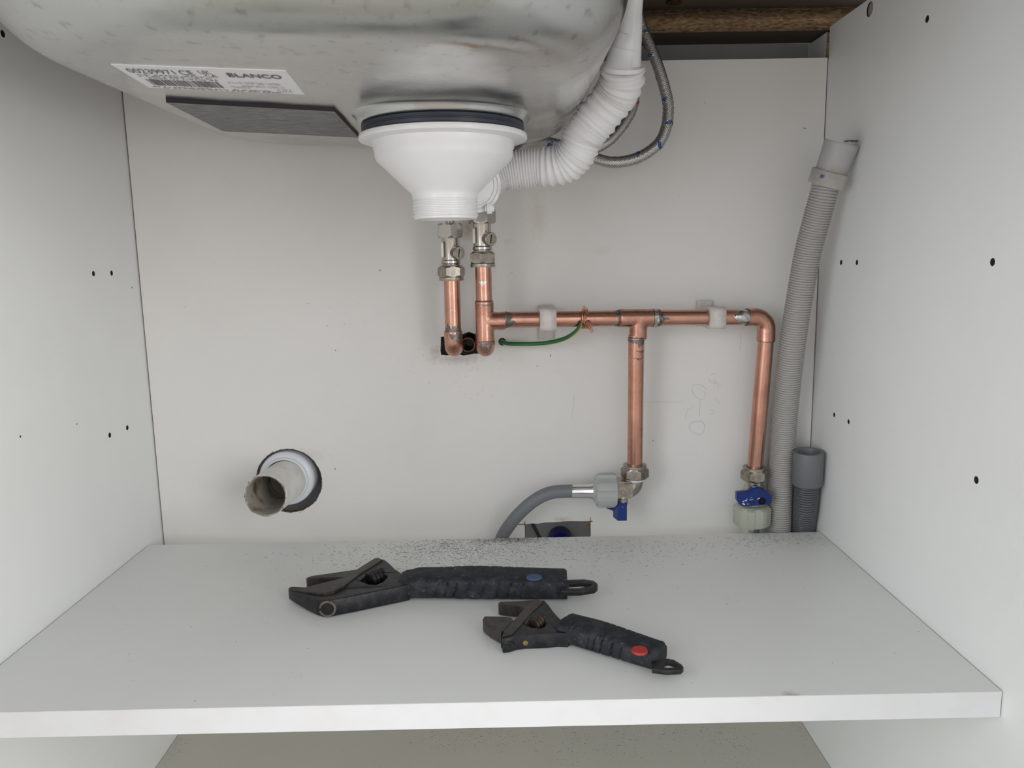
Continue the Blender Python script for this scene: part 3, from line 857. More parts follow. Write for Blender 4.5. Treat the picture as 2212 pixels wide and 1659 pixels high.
bm = B(); pipe_patch(bm, (-0.0245, -0.0450, 0.2268), (-0.0244, -0.0450, 0.2289), PR + 0.0001, -18, 22, FRONT, 0.5); obj('scuff', bm, 'solder', pa)
rebase(pa, A1)

# main run
run = thing('copper_pipe_run', 'long soldered copper run with two tees and an elbow along the back panel', 'pipe')
B0, Bt, Bb = Vector((0.0049, -0.0520, 0.2690)), Vector((0.0052, -0.0520, 0.2361)), Vector((0.0052, -0.0520, 0.1984))
bm = B(); add_tube(bm, [B0 + Vector((0, 0, 0.006)), Bt - Vector((0, 0, 0.003))], PR, 32); obj('pipe', bm, 'copper', run)
T1 = Vector((0.0057, -0.0520, 0.2188)); T1b = Vector((0.0245, -0.0505, 0.2181))
E = Vector((0.2735, -0.0300, 0.2146)); T2 = Vector((0.1484, -0.0395, 0.2167)); hd = (E - T1).normalized()
def tee(c, d, half, d2, branch, parent):
    bm = B(); d = Vector(d).normalized(); d2 = Vector(d2).normalized(); c = Vector(c)
    add_tube(bm, [c - d * half, c - d * (half - 0.0004), c - d * (half - 0.009), c + d * (half - 0.009), c + d * (half - 0.0004), c + d * half],
             [FRD - 0.0002, FRD + 0.0003, FRD, FRD, FRD + 0.0003, FRD - 0.0002], 36)
    add_tube(bm, [c, c + d2 * branch], FRD - 0.0001, 36)
    o = obj('tee', bm, 'copper_fit', parent, smooth=60)
    m = o.modifiers.new('blend', 'REMESH'); m.mode = 'VOXEL'; m.voxel_size = 0.0007; m.use_smooth_shade = True
    m = o.modifiers.new('soften', 'SMOOTH'); m.factor = 0.5; m.iterations = 7
    return o
tee((Bt + Bb) / 2, Bb - Bt, (Bb - Bt).length / 2, hd, (T1b - T1).length, run)
street_elbow(Bb, (Bb.x, Bb.y, Bb.z - 0.0065), run)
h2 = Vector((0.1313, -0.0395, 0.2168)); h3 = Vector((0.1683, -0.0380, 0.2165)); h4 = Vector((0.2540, -0.0315, 0.2150))
bm = B(); add_tube(bm, [T1b - hd * 0.004, h2 + hd * 0.004], PR, 32); obj('pipe', bm, 'copper', run)
vb1 = Vector((0.1486, -0.0330, 0.0716)); vd1 = (vb1 - T2).normalized(); tb = Vector((0.1480, -0.0385, 0.1965))
tee((h2 + h3) / 2, hd, (h3 - h2).length / 2, vd1, (tb - (h2 + h3) / 2).length, run)
bm = B(); add_tube(bm, [tb - vd1 * 0.004, vb1], PR, 32); obj('pipe', bm, 'copper', run)
bm = B(); add_tube(bm, [h3 - hd * 0.004, h4 + hd * 0.004], PR, 32); obj('pipe', bm, 'copper', run)
vt2 = Vector((0.2740, -0.0300, 0.1920)); vb2 = Vector((0.2702, -0.0215, 0.0632))
bm = B(); add_tube(bm, [h4 + hd * 0.001] + bend(h4 + hd * 0.0015, E + Vector((0.0006, 0, 0.0)), vt2, 0.012, 12)[1:], [FRD - 0.0002] + [FRD] * 13 + [FRD + 0.0002], 32)
obj('elbow', bm, 'copper_fit', run, smooth=50)
vd2 = (vb2 - vt2).normalized()
bm = B(); add_tube(bm, [vt2 - vd2 * 0.003, vb2], PR, 32); obj('pipe', bm, 'copper', run)
def film(a, d, L, R, a0, a1, name='flux_stain', m='flux', rag=0.6, both=False):
    bm = B(); pipe_patch(bm, a, Vector(a) + Vector(d) * L, R, a0, a1, FRONT, rag, both=both); return obj(name, bm, m, run)
def joint(a, d, w=0.0008, extra=0.0006, name='solder_ring', m='flux'):
    bm = B(); add_tube(bm, [Vector(a) - Vector(d) * w / 2, Vector(a) + Vector(d) * w / 2], PR + extra, 32); return obj(name, bm, m, run)
dn = (Bb - Bt).normalized()
joint(Bt - dn * 0.0003, dn, 0.0006); joint(T1b + hd * 0.0003, hd, 0.0006); joint(h2 - hd * 0.0003, hd, 0.0014); joint(h3 + hd * 0.0006, hd, 0.0022); joint(tb + vd1 * 0.0004, vd1, 0.0012); joint(vt2 + vd2 * 0.0003, vd2, 0.0006)
bm = B(); add_tube(bm, [Bb, Bb - dn * 0.0006], FRD + 0.0004, 32); obj('solder_ring', bm, 'flux', run)
film(T1b, hd, 0.010, PR + 0.0001, -70, 70, rag=0.6); film(h2, -hd, 0.0062, PR + 0.0001, -110, 110, rag=0.5); film(h3, hd, 0.0100, PR + 0.0001, -45, 60, rag=0.85)
film(h3 - hd * 0.005, hd, 0.0048, FRD + 0.0004, -90, 90, m='solder', rag=0.5)
film(tb, vd1, 0.0070, PR + 0.0001, -100, 80, rag=0.7); film(tb - vd1 * 0.0025, vd1, 0.002, FRD + 0.0004, -80, 80, rag=0.8)
film(tb + vd1 * 0.010, vd1, 0.003, PR + 0.0001, -88, 10, rag=0.85); film(tb + vd1 * 0.017, vd1, 0.0024, PR + 0.0001, -60, 30, rag=0.9, name='scuff')
film(tb + vd1 * 0.003, vd1, 0.022, PR + 0.0001, -92, -70, rag=0.6)
film(Bt + dn * (-0.018), dn, 0.005, PR + 0.0001, -25, 40, rag=0.8, m='solder', name='scuff')
film(Bt + dn * 0.003, dn, 0.0022, FRD + 0.0004, -60, 60, rag=0.9, name='scuff'); film(Bb + dn * 0.0006, dn, 0.0075, FRD + 0.0006, -40, 30, rag=0.5)
# bright solder run at the right-hand elbow
bm = B(); sc = Vector((0.2479, -0.0400, 0.2158))
ell = bmesh.ops.create_icosphere(bm, subdivisions=4, radius=1.0)
for v in bm.verts:
    d = v.co.copy(); rr = 1 + 0.16 * noise.noise(d * 2.2)
    loc = Vector((d.x * 0.0078 * rr, d.y * 0.0016, d.z * (0.0068 if d.x > 0 else 0.0062) * (1.0 + 0.25 * d.x) * rr))
    y = -(math.sqrt(max(0.0, 0.0080 ** 2 - min(abs(loc.z), 0.0079) ** 2)) - 0.0080)
    v.co = sc + loc + Vector((0, y * 0.9, 0))
obj('solder_blob', bm, 'solder', run, smooth=60, label='shiny silver blob of solder')
joint(h4 + hd * 0.0002, hd, 0.0012, 0.0009)
rebase(run, vb1)

# cut-off old pipe in the hole between the risers
stub = thing('copper_pipe_stub', 'open end of an old dark copper pipe in the hole between the two risers', 'pipe')
sc_ = Vector((-0.0132, -0.0040, 0.1904))
bm = B(); add_lathe(bm, [(0.0072, 0.0), (0.0072, 0.045), (0.0060, 0.045), (0.0060, 0.0)], sc_, (0, 1, 0), 28, closed=True)
obj('tube', bm, 'copper_old', stub); rebase(stub, sc_)

# ------------------------------------------------------------------ isolating valves
def iso_valve(label, top_c, group, pix_scale_rot):
    t = thing('isolating_valve', label, 'valve', group)
    c = Vector(top_c)                                    # underside of the lower compression collar
    up = (0, 0, 1)
    bm = B(); add_lathe(bm, [(0.0076, 0.0), (0.0112, 0.0), (0.0114, 0.0006), (0.0114, 0.0030), (0.0104, 0.0036), (0.0076, 0.0036)], c, up, 36, closed=True); add_hex(bm, c + Vector((0, 0, 0.0034)), up, 0.0220, 0.0096, pix_scale_rot)
    obj('compression_nut', bm, 'nickel_dull', t, smooth=25)
    b0 = 0.0128
    bm = B(); add_lathe(bm, [(0.0, 0), (0.0095, 0), (0.0098, 0.0012), (0.0080, 0.0018), (0.0080, 0.0022), (0.0090, 0.0030), (0.0090, 0.0052), (0.0082, 0.0062), (0.0082, 0.0250), (0.0088, 0.0262), (0.0, 0.0262)], c + Vector((0, 0, b0)), up, 36)
    add_box(bm, c + Vector((-0.0082, -0.0080, b0 + 0.0085)), c + Vector((-0.0060, 0.0030, b0 + 0.0220)), 0.0006)
    obj('valve_body', bm, 'nickel', t, smooth=30)
    bm = B(); sd = Vector((0.50, -0.86, -0.04)).normalized(); so = c + Vector((0.0035, -0.0030, b0 + 0.0125))
    add_lathe(bm, [(0.0, 0.0), (0.0058, 0.0), (0.0060, 0.0095), (0.0054, 0.0102), (0.0042, 0.0102), (0.0040, 0.0094), (0.0, 0.0094)], so, sd, 32)
    scr = obj('screw_boss', bm, 'nickel_dull', t, smooth=30)
    x, y, z = axes(sd)
    bm = B()
    pts = [so + sd * 0.0096 + (x * 0.15 + y * 0.98) * 0.0038 * k for k in (-1, 1)]
    add_tube(bm, pts, 0.0006, 8); obj('slot', bm, 'slot', scr)
    bm = B(); add_hex(bm, c + Vector((0, 0, b0 + 0.0260)), up, 0.0222, 0.0128, pix_scale_rot + 0.42); obj('top_nut', bm, 'nickel', t, smooth=25)
    bm = B(); add_lathe(bm, [(0.0, 0), (0.0052, 0), (0.0052, 0.0010), (0.0048, 0.0016), (0.0048, 0.0020), (0.0056, 0.0030), (0.0056, 0.0046), (0.0050, 0.0056), (0.0050, 0.0066), (0.0, 0.0066)], c + Vector((0, 0, b0 + 0.0388)), up, 28)
    obj('tail_nipple', bm, 'alu', t, smooth=40)
    rebase(t, c)
    return c + Vector((0, 0, b0 + 0.0388 + 0.0060))
va = iso_valve('chrome isolating valve on the left riser, the lower of the two', (-0.0247, -0.0450, 0.2550), 'isolating valves under the waste', 0.22)
vb = iso_valve('chrome isolating valve on the right riser, the higher and nearer the tee', (0.0047, -0.0520, 0.2669), 'isolating valves under the waste', 0.55)

# ------------------------------------------------------------------ braided hoses
def braided(name, label, pts, R, trace, end_len=0.02):
    t = thing(name, label, 'hose', 'braided tap hoses')
    path, L = resample(smooth_path(pts, 14), 0.0011)
    fr = frames(path)
    bm = B(); add_tube(bm, path[::3] + [path[-1]], R - 0.0006, 16); obj('hose_core', bm, 'braid_core', t)
    NS = 12; lay = 0.026
    bmw = B(); bmt = B()
    for sgn in (1, -1):
        for k in range(NS):
            prev = None
            for i, (p, tt, a, b) in enumerate(fr):
                s = L * i / (len(fr) - 1)
                an = sgn * 2 * PI * s / lay + 2 * PI * k / NS
                r = R + 0.00025 * math.sin(NS * 2 * PI * s / lay + (0 if sgn > 0 else PI) + k * PI)
                d = a * math.cos(an) + b * math.sin(an); tg = -a * math.sin(an) + b * math.cos(an)
                c = p + d * r
                w = tg * 0.00098
                isb = trace and sgn > 0 and k in (0, 6) and False
                tb_ = k in (0, 1) and (s % 0.021) < 0.0042
                cur = [c - w, c + d * 0.00036, c + w]
                if tb_: cur = [q + d * 0.0003 for q in cur]
                use = bmt if tb_ else bmw
                if prev is not None and (i % 1 == 0):
                    A = [use.verts.new(q) for q in prev]; C = [use.verts.new(q) for q in cur]
                    use.faces.new((A[0], A[1], C[1], C[0])); use.faces.new((A[1], A[2], C[2], C[1]))
                prev = cur
    bmesh.ops.remove_doubles(bmw, verts=bmw.verts[:], dist=1e-7)
    o = obj('wire_braid', bmw, 'braid', t, smooth=60, stuff=True)
    obj('tracer_thread', bmt, trace, t, smooth=60, stuff=True)
    bm = B(); add_tube(bm, [path[-1], path[-4], path[-12], path[-13]], [R, R + 0.0006, R + 0.0006, R + 0.0002], 24); obj('ferrule', bm, 'alu', t)
    rebase(t, pts[-1])
blue_pts = [(0.1479, -0.0240, 0.4941), (0.1511, -0.0255, 0.4849), (0.1538, -0.0270, 0.4757), (0.1593, -0.0300, 0.4626), (0.1672, -0.0340, 0.4413), (0.1738, -0.0360, 0.4188), (0.1757, -0.0370, 0.4053), (0.1738, -0.0380, 0.3894), (0.1674, -0.0390, 0.3760), (0.1551, -0.0400, 0.3663), (0.1402, -0.0410, 0.3605),
            (0.1241, -0.0420, 0.3590), (0.1108, -0.0400, 0.3625), (0.0921, -0.0370, 0.3702), (0.0742, -0.0340, 0.3766), (0.0616, -0.0320, 0.3791), (0.0454, -0.0300, 0.3772), (0.032, -0.030, 0.3640), (0.010, -0.033, 0.360), (-0.012, -0.039, 0.348), (-0.022, -0.044, 0.332), va]
braided('braided_hose', 'long steel-braided hose with blue tracer threads, looping right of the white hose', blue_pts, 0.0047, 'trace_blue')
red_pts = [(0.1349, -0.0210, 0.4943), (0.1378, -0.0250, 0.4749), (0.1431, -0.0300, 0.4458), (0.1452, -0.0360, 0.4196), (0.1422, -0.0400, 0.4053), (0.1363, -0.0430, 0.3949), (0.1268, -0.0460, 0.3829), (0.1147, -0.0490, 0.3735), (0.0978, -0.0520, 0.3673), (0.0719, -0.0550, 0.3634), (0.045, -0.056, 0.358), (0.022, -0.055, 0.353), (0.009, -0.053, 0.343), vb]
braided('braided_hose', 'shorter steel-braided hose with red tracer threads, partly hidden by the white hose', red_pts, 0.0043, 'trace_red')

# ------------------------------------------------------------------ pipe clips
def clip(label, c, zlo, zhi, base_dx):
    t = thing('pipe_clip', label, 'clip', 'nylon clips on the copper run')
    c = Vector(c); w = 0.0076
    prof = []
    f = c.y - 0.0103; hgt = 0.0104
    outline = [(-0.0007, c.z - hgt + 0.001), (f + 0.004, c.z - hgt), (f + 0.001, c.z - hgt + 0.0012), (f, c.z - hgt + 0.0045), (f, c.z + hgt - 0.0045), (f + 0.001, c.z + hgt - 0.0012), (f + 0.004, c.z + hgt), (-0.0007, c.z + hgt - 0.001)]
    hole = [(c.y + 0.0077 * math.cos(2 * PI * k / 24), c.z + 0.0077 * math.sin(2 * PI * k / 24)) for k in range(24)]
    plate('collar', outline, [hole], ['nylon'], t, lambda u, v, q: (c.x - w + q, u, v), 2 * w, side_mat=False)
    bm = B(); add_box(bm, (c.x - w + base_dx, -0.0045, zlo), (c.x + w + base_dx, -0.0005, zhi), 0.0008)
    obj('base_plate', bm, 'nylon', t)
    rebase(t, (c.x, 0, c.z))
k1 = T1 + hd * ((Vector((0.0638, -0.0470, 0.2176)) - T1).length); clip('left nylon pipe clip, beside the green and yellow wire', k1, k1.z - 0.024, k1.z + 0.011, 0.0006)
k2 = T1 + hd * ((Vector((0.2238, -0.0335, 0.2149)) - T1).length); clip('right nylon pipe clip, near the soldered elbow', k2, k2.z - 0.011, k2.z + 0.0150, -0.003)

# ------------------------------------------------------------------ earth wire
ew = thing('earth_wire', 'green and yellow earth wire twisted round the copper pipe with bare strands', 'wire')
wp = [(0.0208, 0.010, 0.1927), (0.0210, -0.0005, 0.1926), (0.0204, -0.0040, 0.1927), (0.0272, -0.0070, 0.1911), (0.0391, -0.0100, 0.1909), (0.0526, -0.0140, 0.1912), (0.0677, -0.0200, 0.1931), (0.0814, -0.0290, 0.1976), (0.0903, -0.0440, 0.2055), (0.0950, -0.0540, 0.2137)]
sp = smooth_path(wp, 10)
bm = B(); add_tube(bm, sp, 0.0020, 14); obj('sheath', bm, 'green', ew)
for off in ((0, 0.0004, 0.0016), (0, -0.0006, -0.0016)):
    bm = B(); add_tube(bm, [p + Vector(off) for p in sp[8:]], 0.0007, 8); obj('yellow_stripe', bm, 'yellow', ew)
wc = T1 + hd * ((Vector((0.0990, -0.0440, 0.2172)) - T1).length)
up_ = hd.cross(Vector((0, 1, 0))).normalized()
if up_.z < 0: up_ = -up_
bk = Vector((0, 1, 0))
def strand(off, seed, name='bare_strand'):
    r = random.Random(seed); pts = []
    e0 = Vector(sp[-1])
    pts.append(e0 - Vector((0.002, 0.0005, 0.004)))
    pts.append(e0 + Vector((r.uniform(-.0006, .0006), -0.001, 0.0015)))
    for k in range(0, 26):
        a = math.radians(-150 + k * 20)               # once and a bit round the pipe, front over the top
        rad = PR + 0.0009 + r.uniform(0, 0.0010)
        pts.append(wc + hd * (off + 0.0014 * math.sin(k * 0.4 + seed) - 0.0035 + k * 0.00026) + up_ * math.sin(a) * rad - Vector((0, 1, 0)) * math.cos(a) * rad)
    pts.append(wc + hd * (0.0045 + off) - up_ * 0.0088 + Vector((r.uniform(-.0006, .0006), -0.0065, 0)))
    pts.append(wc + hd * (0.0068 + off * 0.7) - up_ * (0.0118 + r.uniform(-0.0008, 0.0012)) + Vector((0, -0.0068, 0)))
    bm = B(); add_tube(bm, smooth_path(pts, 2), 0.00036, 6); return obj(name, bm, 'strand', ew)
for i in range(9): strand(-0.0014 + 0.00035 * i, i)
for i in range(9):
    r = random.Random(40 + i); o0 = r.uniform(-0.0016, 0.0016)
    bm = B(); add_tube(bm, [wc + hd * (o0 + 0.001) + up_ * 0.0055 + Vector((0, -0.0078, 0)), wc + hd * o0 * 1.2 + up_ * 0.0090 + Vector((0, -0.0055, 0)), wc + hd * (o0 * 1.6 - 0.0012) + up_ * (0.0116 + r.uniform(-0.0015, 0.0016)) + Vector((0, -0.005 + r.uniform(-.001, .001), 0))], 0.00034, 6)
    obj('loose_strand', bm, 'strand', ew)
rebase(ew, wp[1])

# ------------------------------------------------------------------ appliance valves
def comp_nut(parent, p, axis, rot):
    """compression nut seen from above: collar first, then the hexagon, going along axis"""
    bm = B(); p = Vector(p)
    add_lathe(bm, [(0.0077, 0.0), (0.0112, 0.0), (0.0116, 0.0005), (0.0116, 0.0034), (0.0077, 0.0034)], p, axis, 36, closed=True)
    add_hex(bm, p + Vector(axis) * 0.0030, axis, 0.0236, 0.0104, rot)
    obj('compression_nut', bm, 'nickel_dull', parent, smooth=25)
    return p + Vector(axis) * 0.0134

v1 = thing('appliance_valve', 'elbowed appliance valve with upright blue lever, below the middle copper drop', 'valve', 'appliance valves')
dnv = Vector((0, 0, -1))
n1 = Vector((0.1485, -0.0330, 0.0730)); q1 = comp_nut(v1, n1, dnv, 0.25)
bm = B(); add_lathe(bm, [(0.0, 0), (0.0094, 0), (0.0094, 0.0030), (0.0, 0.0030)], q1 - dnv * 0.0006, dnv, 32); obj('thread_tape', bm, 'tape', v1, label='white thread seal tape')
ec = Vector((0.1485, -0.0330, 0.0462)); eb = Vector((0.1292, -0.0340, 0.0474))
bm = B(); add_tube(bm, [q1 + dnv * 0.0016] + bend(q1 + dnv * 0.002, Vector((q1.x, q1.y, ec.z + 0.0015)), Vector((eb.x + 0.012, eb.y, ec.z + 0.0015)), 0.0078, 8)[1:], 0.0082, 28)
obj('elbow', bm, 'nickel_dull', v1, smooth=50)
b0, b1 = Vector((0.1294, -0.0330, 0.0499)), Vector((0.1453, -0.0330, 0.0496))
bm = B(); add_box(bm, (b0.x - 0.002, -0.0435, b0.z - 0.0088), (b1.x, -0.0235, b0.z + 0.0082), 0.0018)
add_lathe(bm, [(0, 0), (0.0105, 0), (0.0105, 0.008), (0, 0.008)], (b0.x + 0.001, -0.0335, b0.z), (-1, 0, 0), 32)
body1 = obj('valve_body', bm, 'nickel_dull', v1, smooth=30)
for i, cx in enumerate((0.24, 0.50, 0.80)):            # cast mark: XX|
    x0 = b0.x + (b1.x - b0.x) * cx; zc_ = b0.z - 0.0022; hh = 0.0028
    bm = B()
    if i < 2:
        add_tube(bm, [(x0 - 0.0019, -0.0436, zc_ - hh), (x0 + 0.0019, -0.0436, zc_ + hh)], 0.00045, 6); add_tube(bm, [(x0 - 0.0019, -0.0436, zc_ + hh), (x0 + 0.0019, -0.0436, zc_ - hh)], 0.00045, 6)
    else: add_tube(bm, [(x0, -0.0436, zc_ - hh), (x0, -0.0436, zc_ + hh)], 0.00045, 6)
    obj('cast_mark', bm, 'nickel', body1)
s0 = Vector((0.1362, -0.0360, 0.0422))
bm = B(); add_lathe(bm, [(0, 0.002), (0.0056, 0.002), (0.0060, -0.0012), (0.0054, -0.0020), (0.0054, -0.0080), (0, -0.0080)], s0, (0, 0, 1), 28); obj('stem', bm, 'nickel', v1)
hA, hB = Vector((0.1307, -0.0400, 0.0370)), Vector((0.1401, -0.0400, 0.0184))
bm = B(); add_prism(bm, [(hA.x - 0.003, -0.030), (hA.x, -0.0415), (hB.x - 0.0004, -0.0415), (hB.x, -0.030)], hB.z, hA.z, 0.0006)
add_prism(bm, [(hA.x - 0.0100, -0.0265), (hA.x + 0.002, -0.0310), (hB.x, -0.0310), (hB.x, -0.0265)], hB.z + 0.0045, hA.z - 0.008, 0.0006)
for v in bm.verts:
    if v.co.x < hA.x - 0.004: v.co.z = max(v.co.z, hA.z - 0.010)
lev = obj('lever', bm, 'blue', v1, smooth=20, label='blue plastic lever')
bm = B()
for px_, pz_ in ((1345, 1095), (1338, 1096)):
    pass
add_lathe(bm, [(0, 0.0), (0.0005, 0.0), (0.0004, 0.0003), (0, 0.0004)], (0.1355, -0.0414, 0.0324), (0, -1, 0), 8); obj('paint_fleck', bm, 'worn_white', lev)
rebase(v1, n1)

def wing_nut(parent, c, axis, R, L, material, lobes=8, rot=0.0, depth=0.13, smoothang=35):
    """ribbed plastic hose nut centred on c, its length along axis"""
    bm = B(); x, y, z = axes(axis); c = Vector(c); segs = lobes * 12
    def ring(h, k):
        out = []
        for i in range(segs):
            a = 2 * PI * i / segs
            ph = (a * lobes / (2 * PI)) % 1.0
            e = 1.0 if ph < 0.44 else (1.0 - depth if 0.52 < ph < 0.92 else (1.0 - depth * (ph - 0.44) / 0.08 if ph < 0.6 else 1.0 - depth * (1 - (ph - 0.92) / 0.08)))
            out.append(bm.verts.new(c + z * h + (x * math.cos(a + rot) + y * math.sin(a + rot)) * R * min(e, k)))
        return out
    rs = [ring(-L / 2, 0.70), ring(-L / 2 + L * 0.05, 0.86), ring(-L / 2 + L * 0.16, 1.0), ring(L / 2 - L * 0.1, 1.0), ring(L / 2, 0.93)]
    for i in range(len(rs) - 1):
        for k in range(segs): bm.faces.new((rs[i][k], rs[i][(k + 1) % segs], rs[i + 1][(k + 1) % segs], rs[i + 1][k]))
    bm.faces.new(rs[0][::-1]); bm.faces.new(rs[-1])
    return obj('coupling_nut', bm, material, parent, smooth=smoothang)

h1 = thing('supply_hose', 'grey rubber appliance hose arching left with a grey plastic nut', 'hose', 'appliance supply hoses')
nc = Vector((0.1192, -0.0340, 0.0476)); ax1 = Vector((1, 0, 0.0))
wing_nut(h1, nc, ax1, 0.0172, 0.0210, 'nut_grey', 6, 0.35, 0.16)
bm = B(); add_lathe(bm, [(0, 0), (0.0092, 0), (0.0100, 0.0015), (0.0132, 0.0045), (0.0132, 0.0065), (0, 0.0065)], Vector((0.1083, -0.0340, 0.0473)) + Vector((-0.0012, 0, 0)), (1, 0, 0), 32); obj('nut_collar', bm, 'nut_grey', h1)
f0, f1 = Vector((0.1074, -0.0340, 0.0469)), Vector((0.0864, -0.0340, 0.0471))
bm = B(); add_tube(bm, [f0, f0.lerp(f1, 0.08), f0.lerp(f1, 0.12), f1], [0.0074, 0.0074, 0.0067, 0.0066], 28); obj('ferrule', bm, 'alu', h1, smooth=50, label='shiny aluminium ferrule')
hp = [f1 + Vector((0.003, 0, 0)), (0.0818, -0.0340, 0.0474), (0.0646, -0.0335, 0.0457), (0.0490, -0.0320, 0.0375), (0.0342, -0.0290, 0.0235), (0.0234, -0.0240, 0.0085), (0.0166, -0.0195, -0.0047), (0.0115, -0.0160, -0.0222), (-0.004, -0.013, -0.055), (-0.004, 0.002, -0.088), (-0.004, 0.030, -0.10)]
bm = B(); add_tube(bm, smooth_path(hp, 10), 0.0064, 24); obj('hose', bm, 'hose_grey', h1)
rebase(h1, nc)

v2 = thing('appliance_valve', 'appliance valve with paint-worn blue lever across it, below the right copper drop', 'valve', 'appliance valves')
n2 = Vector((0.2699, -0.0215, 0.0652)); ad2 = (vd2 + dnv).normalized(); q2 = comp_nut(v2, n2, dnv, 0.05)
bm = B()
c2 = q2
add_lathe(bm, [(0, 0), (0.0095, 0), (0.0098, 0.0008), (0.0085, 0.0020), (0.0085, 0.0060), (0.0100, 0.0078), (0.0100, 0.030), (0, 0.030)], c2 - dnv * 0.0003, dnv, 32)
add_box(bm, c2 + Vector((-0.0095, -0.0090, -0.030)), c2 + Vector((0.0085, 0.0090, -0.009)), 0.002)
obj('valve_body', bm, 'nickel', v2, smooth=35)
# lever: a bar lying across the valve, with its pivot hole at the right
l0, l1 = Vector((0.2483, -0.0380, 0.0373)), Vector((0.2820, -0.0380, 0.0366))
zt_, zb_ = Vector((0.2517, -0.0380, 0.0438)).z, Vector((0.2521, -0.0380, 0.0301)).z
yl = -0.0400
out2 = [(l0.x, zt_ - 0.001), (l0.x + 0.0005, zt_), (l0.x + 0.012, zt_ + 0.0008), (l0.x + 0.0160, zt_ + 0.0040), (l1.x - 0.0130, zt_ + 0.0046), (l1.x - 0.0060, zt_ + 0.0020), (l1.x, zt_ - 0.0035), (l1.x - 0.0004, zb_ + 0.0028), (l1.x - 0.010, zb_ + 0.0010), (l0.x + 0.0055, zb_), (l0.x + 0.0030, zb_ + 0.0012), (l0.x, zb_ + 0.006)]
hcn = Vector((0.2727, -0.0400, 0.0351))
plate('lever', out2, [circle(hcn.x, hcn.z, 0.0038, 24)], ['blue'], v2, lambda u, v, w: (u, yl + w, v), 0.0085, side_mat=False, label='worn blue plastic lever with white chips')
lev2 = [c for c in v2.children if c.name.startswith('lever')][0]
bm = B(); add_lathe(bm, [(0, 0), (0.0048, 0), (0.0048, 0.001), (0, 0.001)], (hcn.x, yl + 0.0040, hcn.z), (0, 1, 0), 20); obj('pivot_hole_shade', bm, 'dark', lev2)  # black disc behind the hole, its shade put in as colour
bm = B()
rw = random.Random(5)
for px_, pz_, r_ in ((-0.0165, 0.0012, .0010), (-0.0120, 0.0022, .0011), (-0.0100, 0.0026, .0007), (-0.0050, 0.0030, .0006), (-0.0035, 0.0036, .0010), (-0.0145, -0.0030, .0009), (-0.0190, 0.0006, .0011), (-0.0195, -0.0020, .0013), (-0.0185, -0.0035, .0010), (-0.0155, 0.0034, .0006), (-0.0110, 0.0050, .0007)):
    vs = []
    for k in range(9):
        a = 2 * PI * k / 9; rr = r_ * rw.uniform(0.35, 1.15)
        vs.append(bm.verts.new((hcn.x + px_ * 0.98 + rr * 1.3 * math.cos(a), yl - 0.00012, hcn.z + pz_ * 0.8 + rr * 0.7 * math.sin(a))))
    bm.faces.new(vs)
obj('paint_chip', bm, 'worn_white', lev2, smooth=0)
rebase(v2, n2)

h2_ = thing('supply_hose', 'appliance hose end with pale green plastic nut under the worn blue lever', 'hose', 'appliance supply hoses')
nc2 = Vector((0.2686, -0.0218, 0.0163))
wing_nut(h2_, nc2, (0, 0, -1), 0.0182, 0.0205, 'nut_green', 8, 0.15, 0.06)
f2 = Vector((0.2680, -0.0215, 0.0065))
bm = B(); add_tube(bm, [f2 + Vector((0, 0, 0.002)), f2 - Vector((0, 0, 0.003)), f2 - Vector((0, 0, 0.016)), f2 - Vector((0, 0.0, 0.030))], [0.0088, 0.0086, 0.0080, 0.0078], 10); obj('ferrule', bm, 'alu', h2_, smooth=25, label='faceted aluminium ferrule')
bm = B(); add_tube(bm, smooth_path([f2 - Vector((0, 0, 0.026)), (f2.x, -0.019, -0.055), (f2.x, -0.004, -0.090), (f2.x, 0.030, -0.102)], 8), 0.0063, 20); obj('hose', bm, 'hose_grey', h2_)
rebase(h2_, nc2)

# ------------------------------------------------------------------ drain hoses
def corrugated(parent, path, R, pitch, depth, material, segs=36):
    _, L = along(path, [0])
    st, rd = [], []; s = 0.0
    while s < L - pitch:
        st += [s, s + pitch * 0.16, s + pitch * 0.25, s + pitch * 0.42, s + pitch * 0.74, s + pitch * 0.91]
        rd += [R - depth, R - depth, R - depth * 0.22, R, R, R - depth * 0.22]
        s += pitch
    pts, _ = along(path, st)
    bm = B(); add_tube(bm, pts, rd, segs); return obj('corrugated_hose', bm, material, parent, smooth=60)
d1 = thing('drain_hose', 'tall pale grey corrugated drain hose leaning against the right panel', 'hose', 'corrugated drain hoses')
tp = Vector((0.3202, -0.0730, 0.3687)); cl = Vector((0.3141, -0.0670, 0.3448)); cb = Vector((0.3112, -0.0645, 0.3328))
dp = [cb + Vector((0.0004, 0, 0.004)), (0.3097, -0.0625, 0.3237), (0.3068, -0.0570, 0.3030), (0.3028, -0.0500, 0.2730), (0.2995, -0.0430, 0.2303), (0.2973, -0.0360, 0.1860), (0.2975, -0.0245, 0.1253), (0.2987, -0.0170, 0.0672), (0.2985, -0.0160, 0.0186), (0.2983, -0.0163, -0.02), (0.2983, -0.0155, -0.045), (0.2983, -0.010, -0.075), (0.2983, 0.008, -0.098), (0.2983, 0.030, -0.105)]
corrugated(d1, smooth_path(dp, 16), 0.0121, 0.00236, 0.0013, 'drain_grey')
cd_ = (tp - cb).normalized()
LC = (tp - cl).length
bm = B(); add_lathe(bm, [(0.0120, -0.001), (0.0134, -0.001), (0.0137, 0.004), (0.0141, 0.012), (0.0148, LC - 0.002), (0.0149, LC - 0.0004), (0.0146, LC), (0.0129, LC), (0.0126, LC - 0.001), (0.0120, LC - 0.02), (0.0, LC - 0.02)], cl, cd_, 44)
cuff = obj('cuff', bm, 'cuff_grey', d1, smooth=50, label='smooth pale grey rubber end cuff, stained brown at the rim')
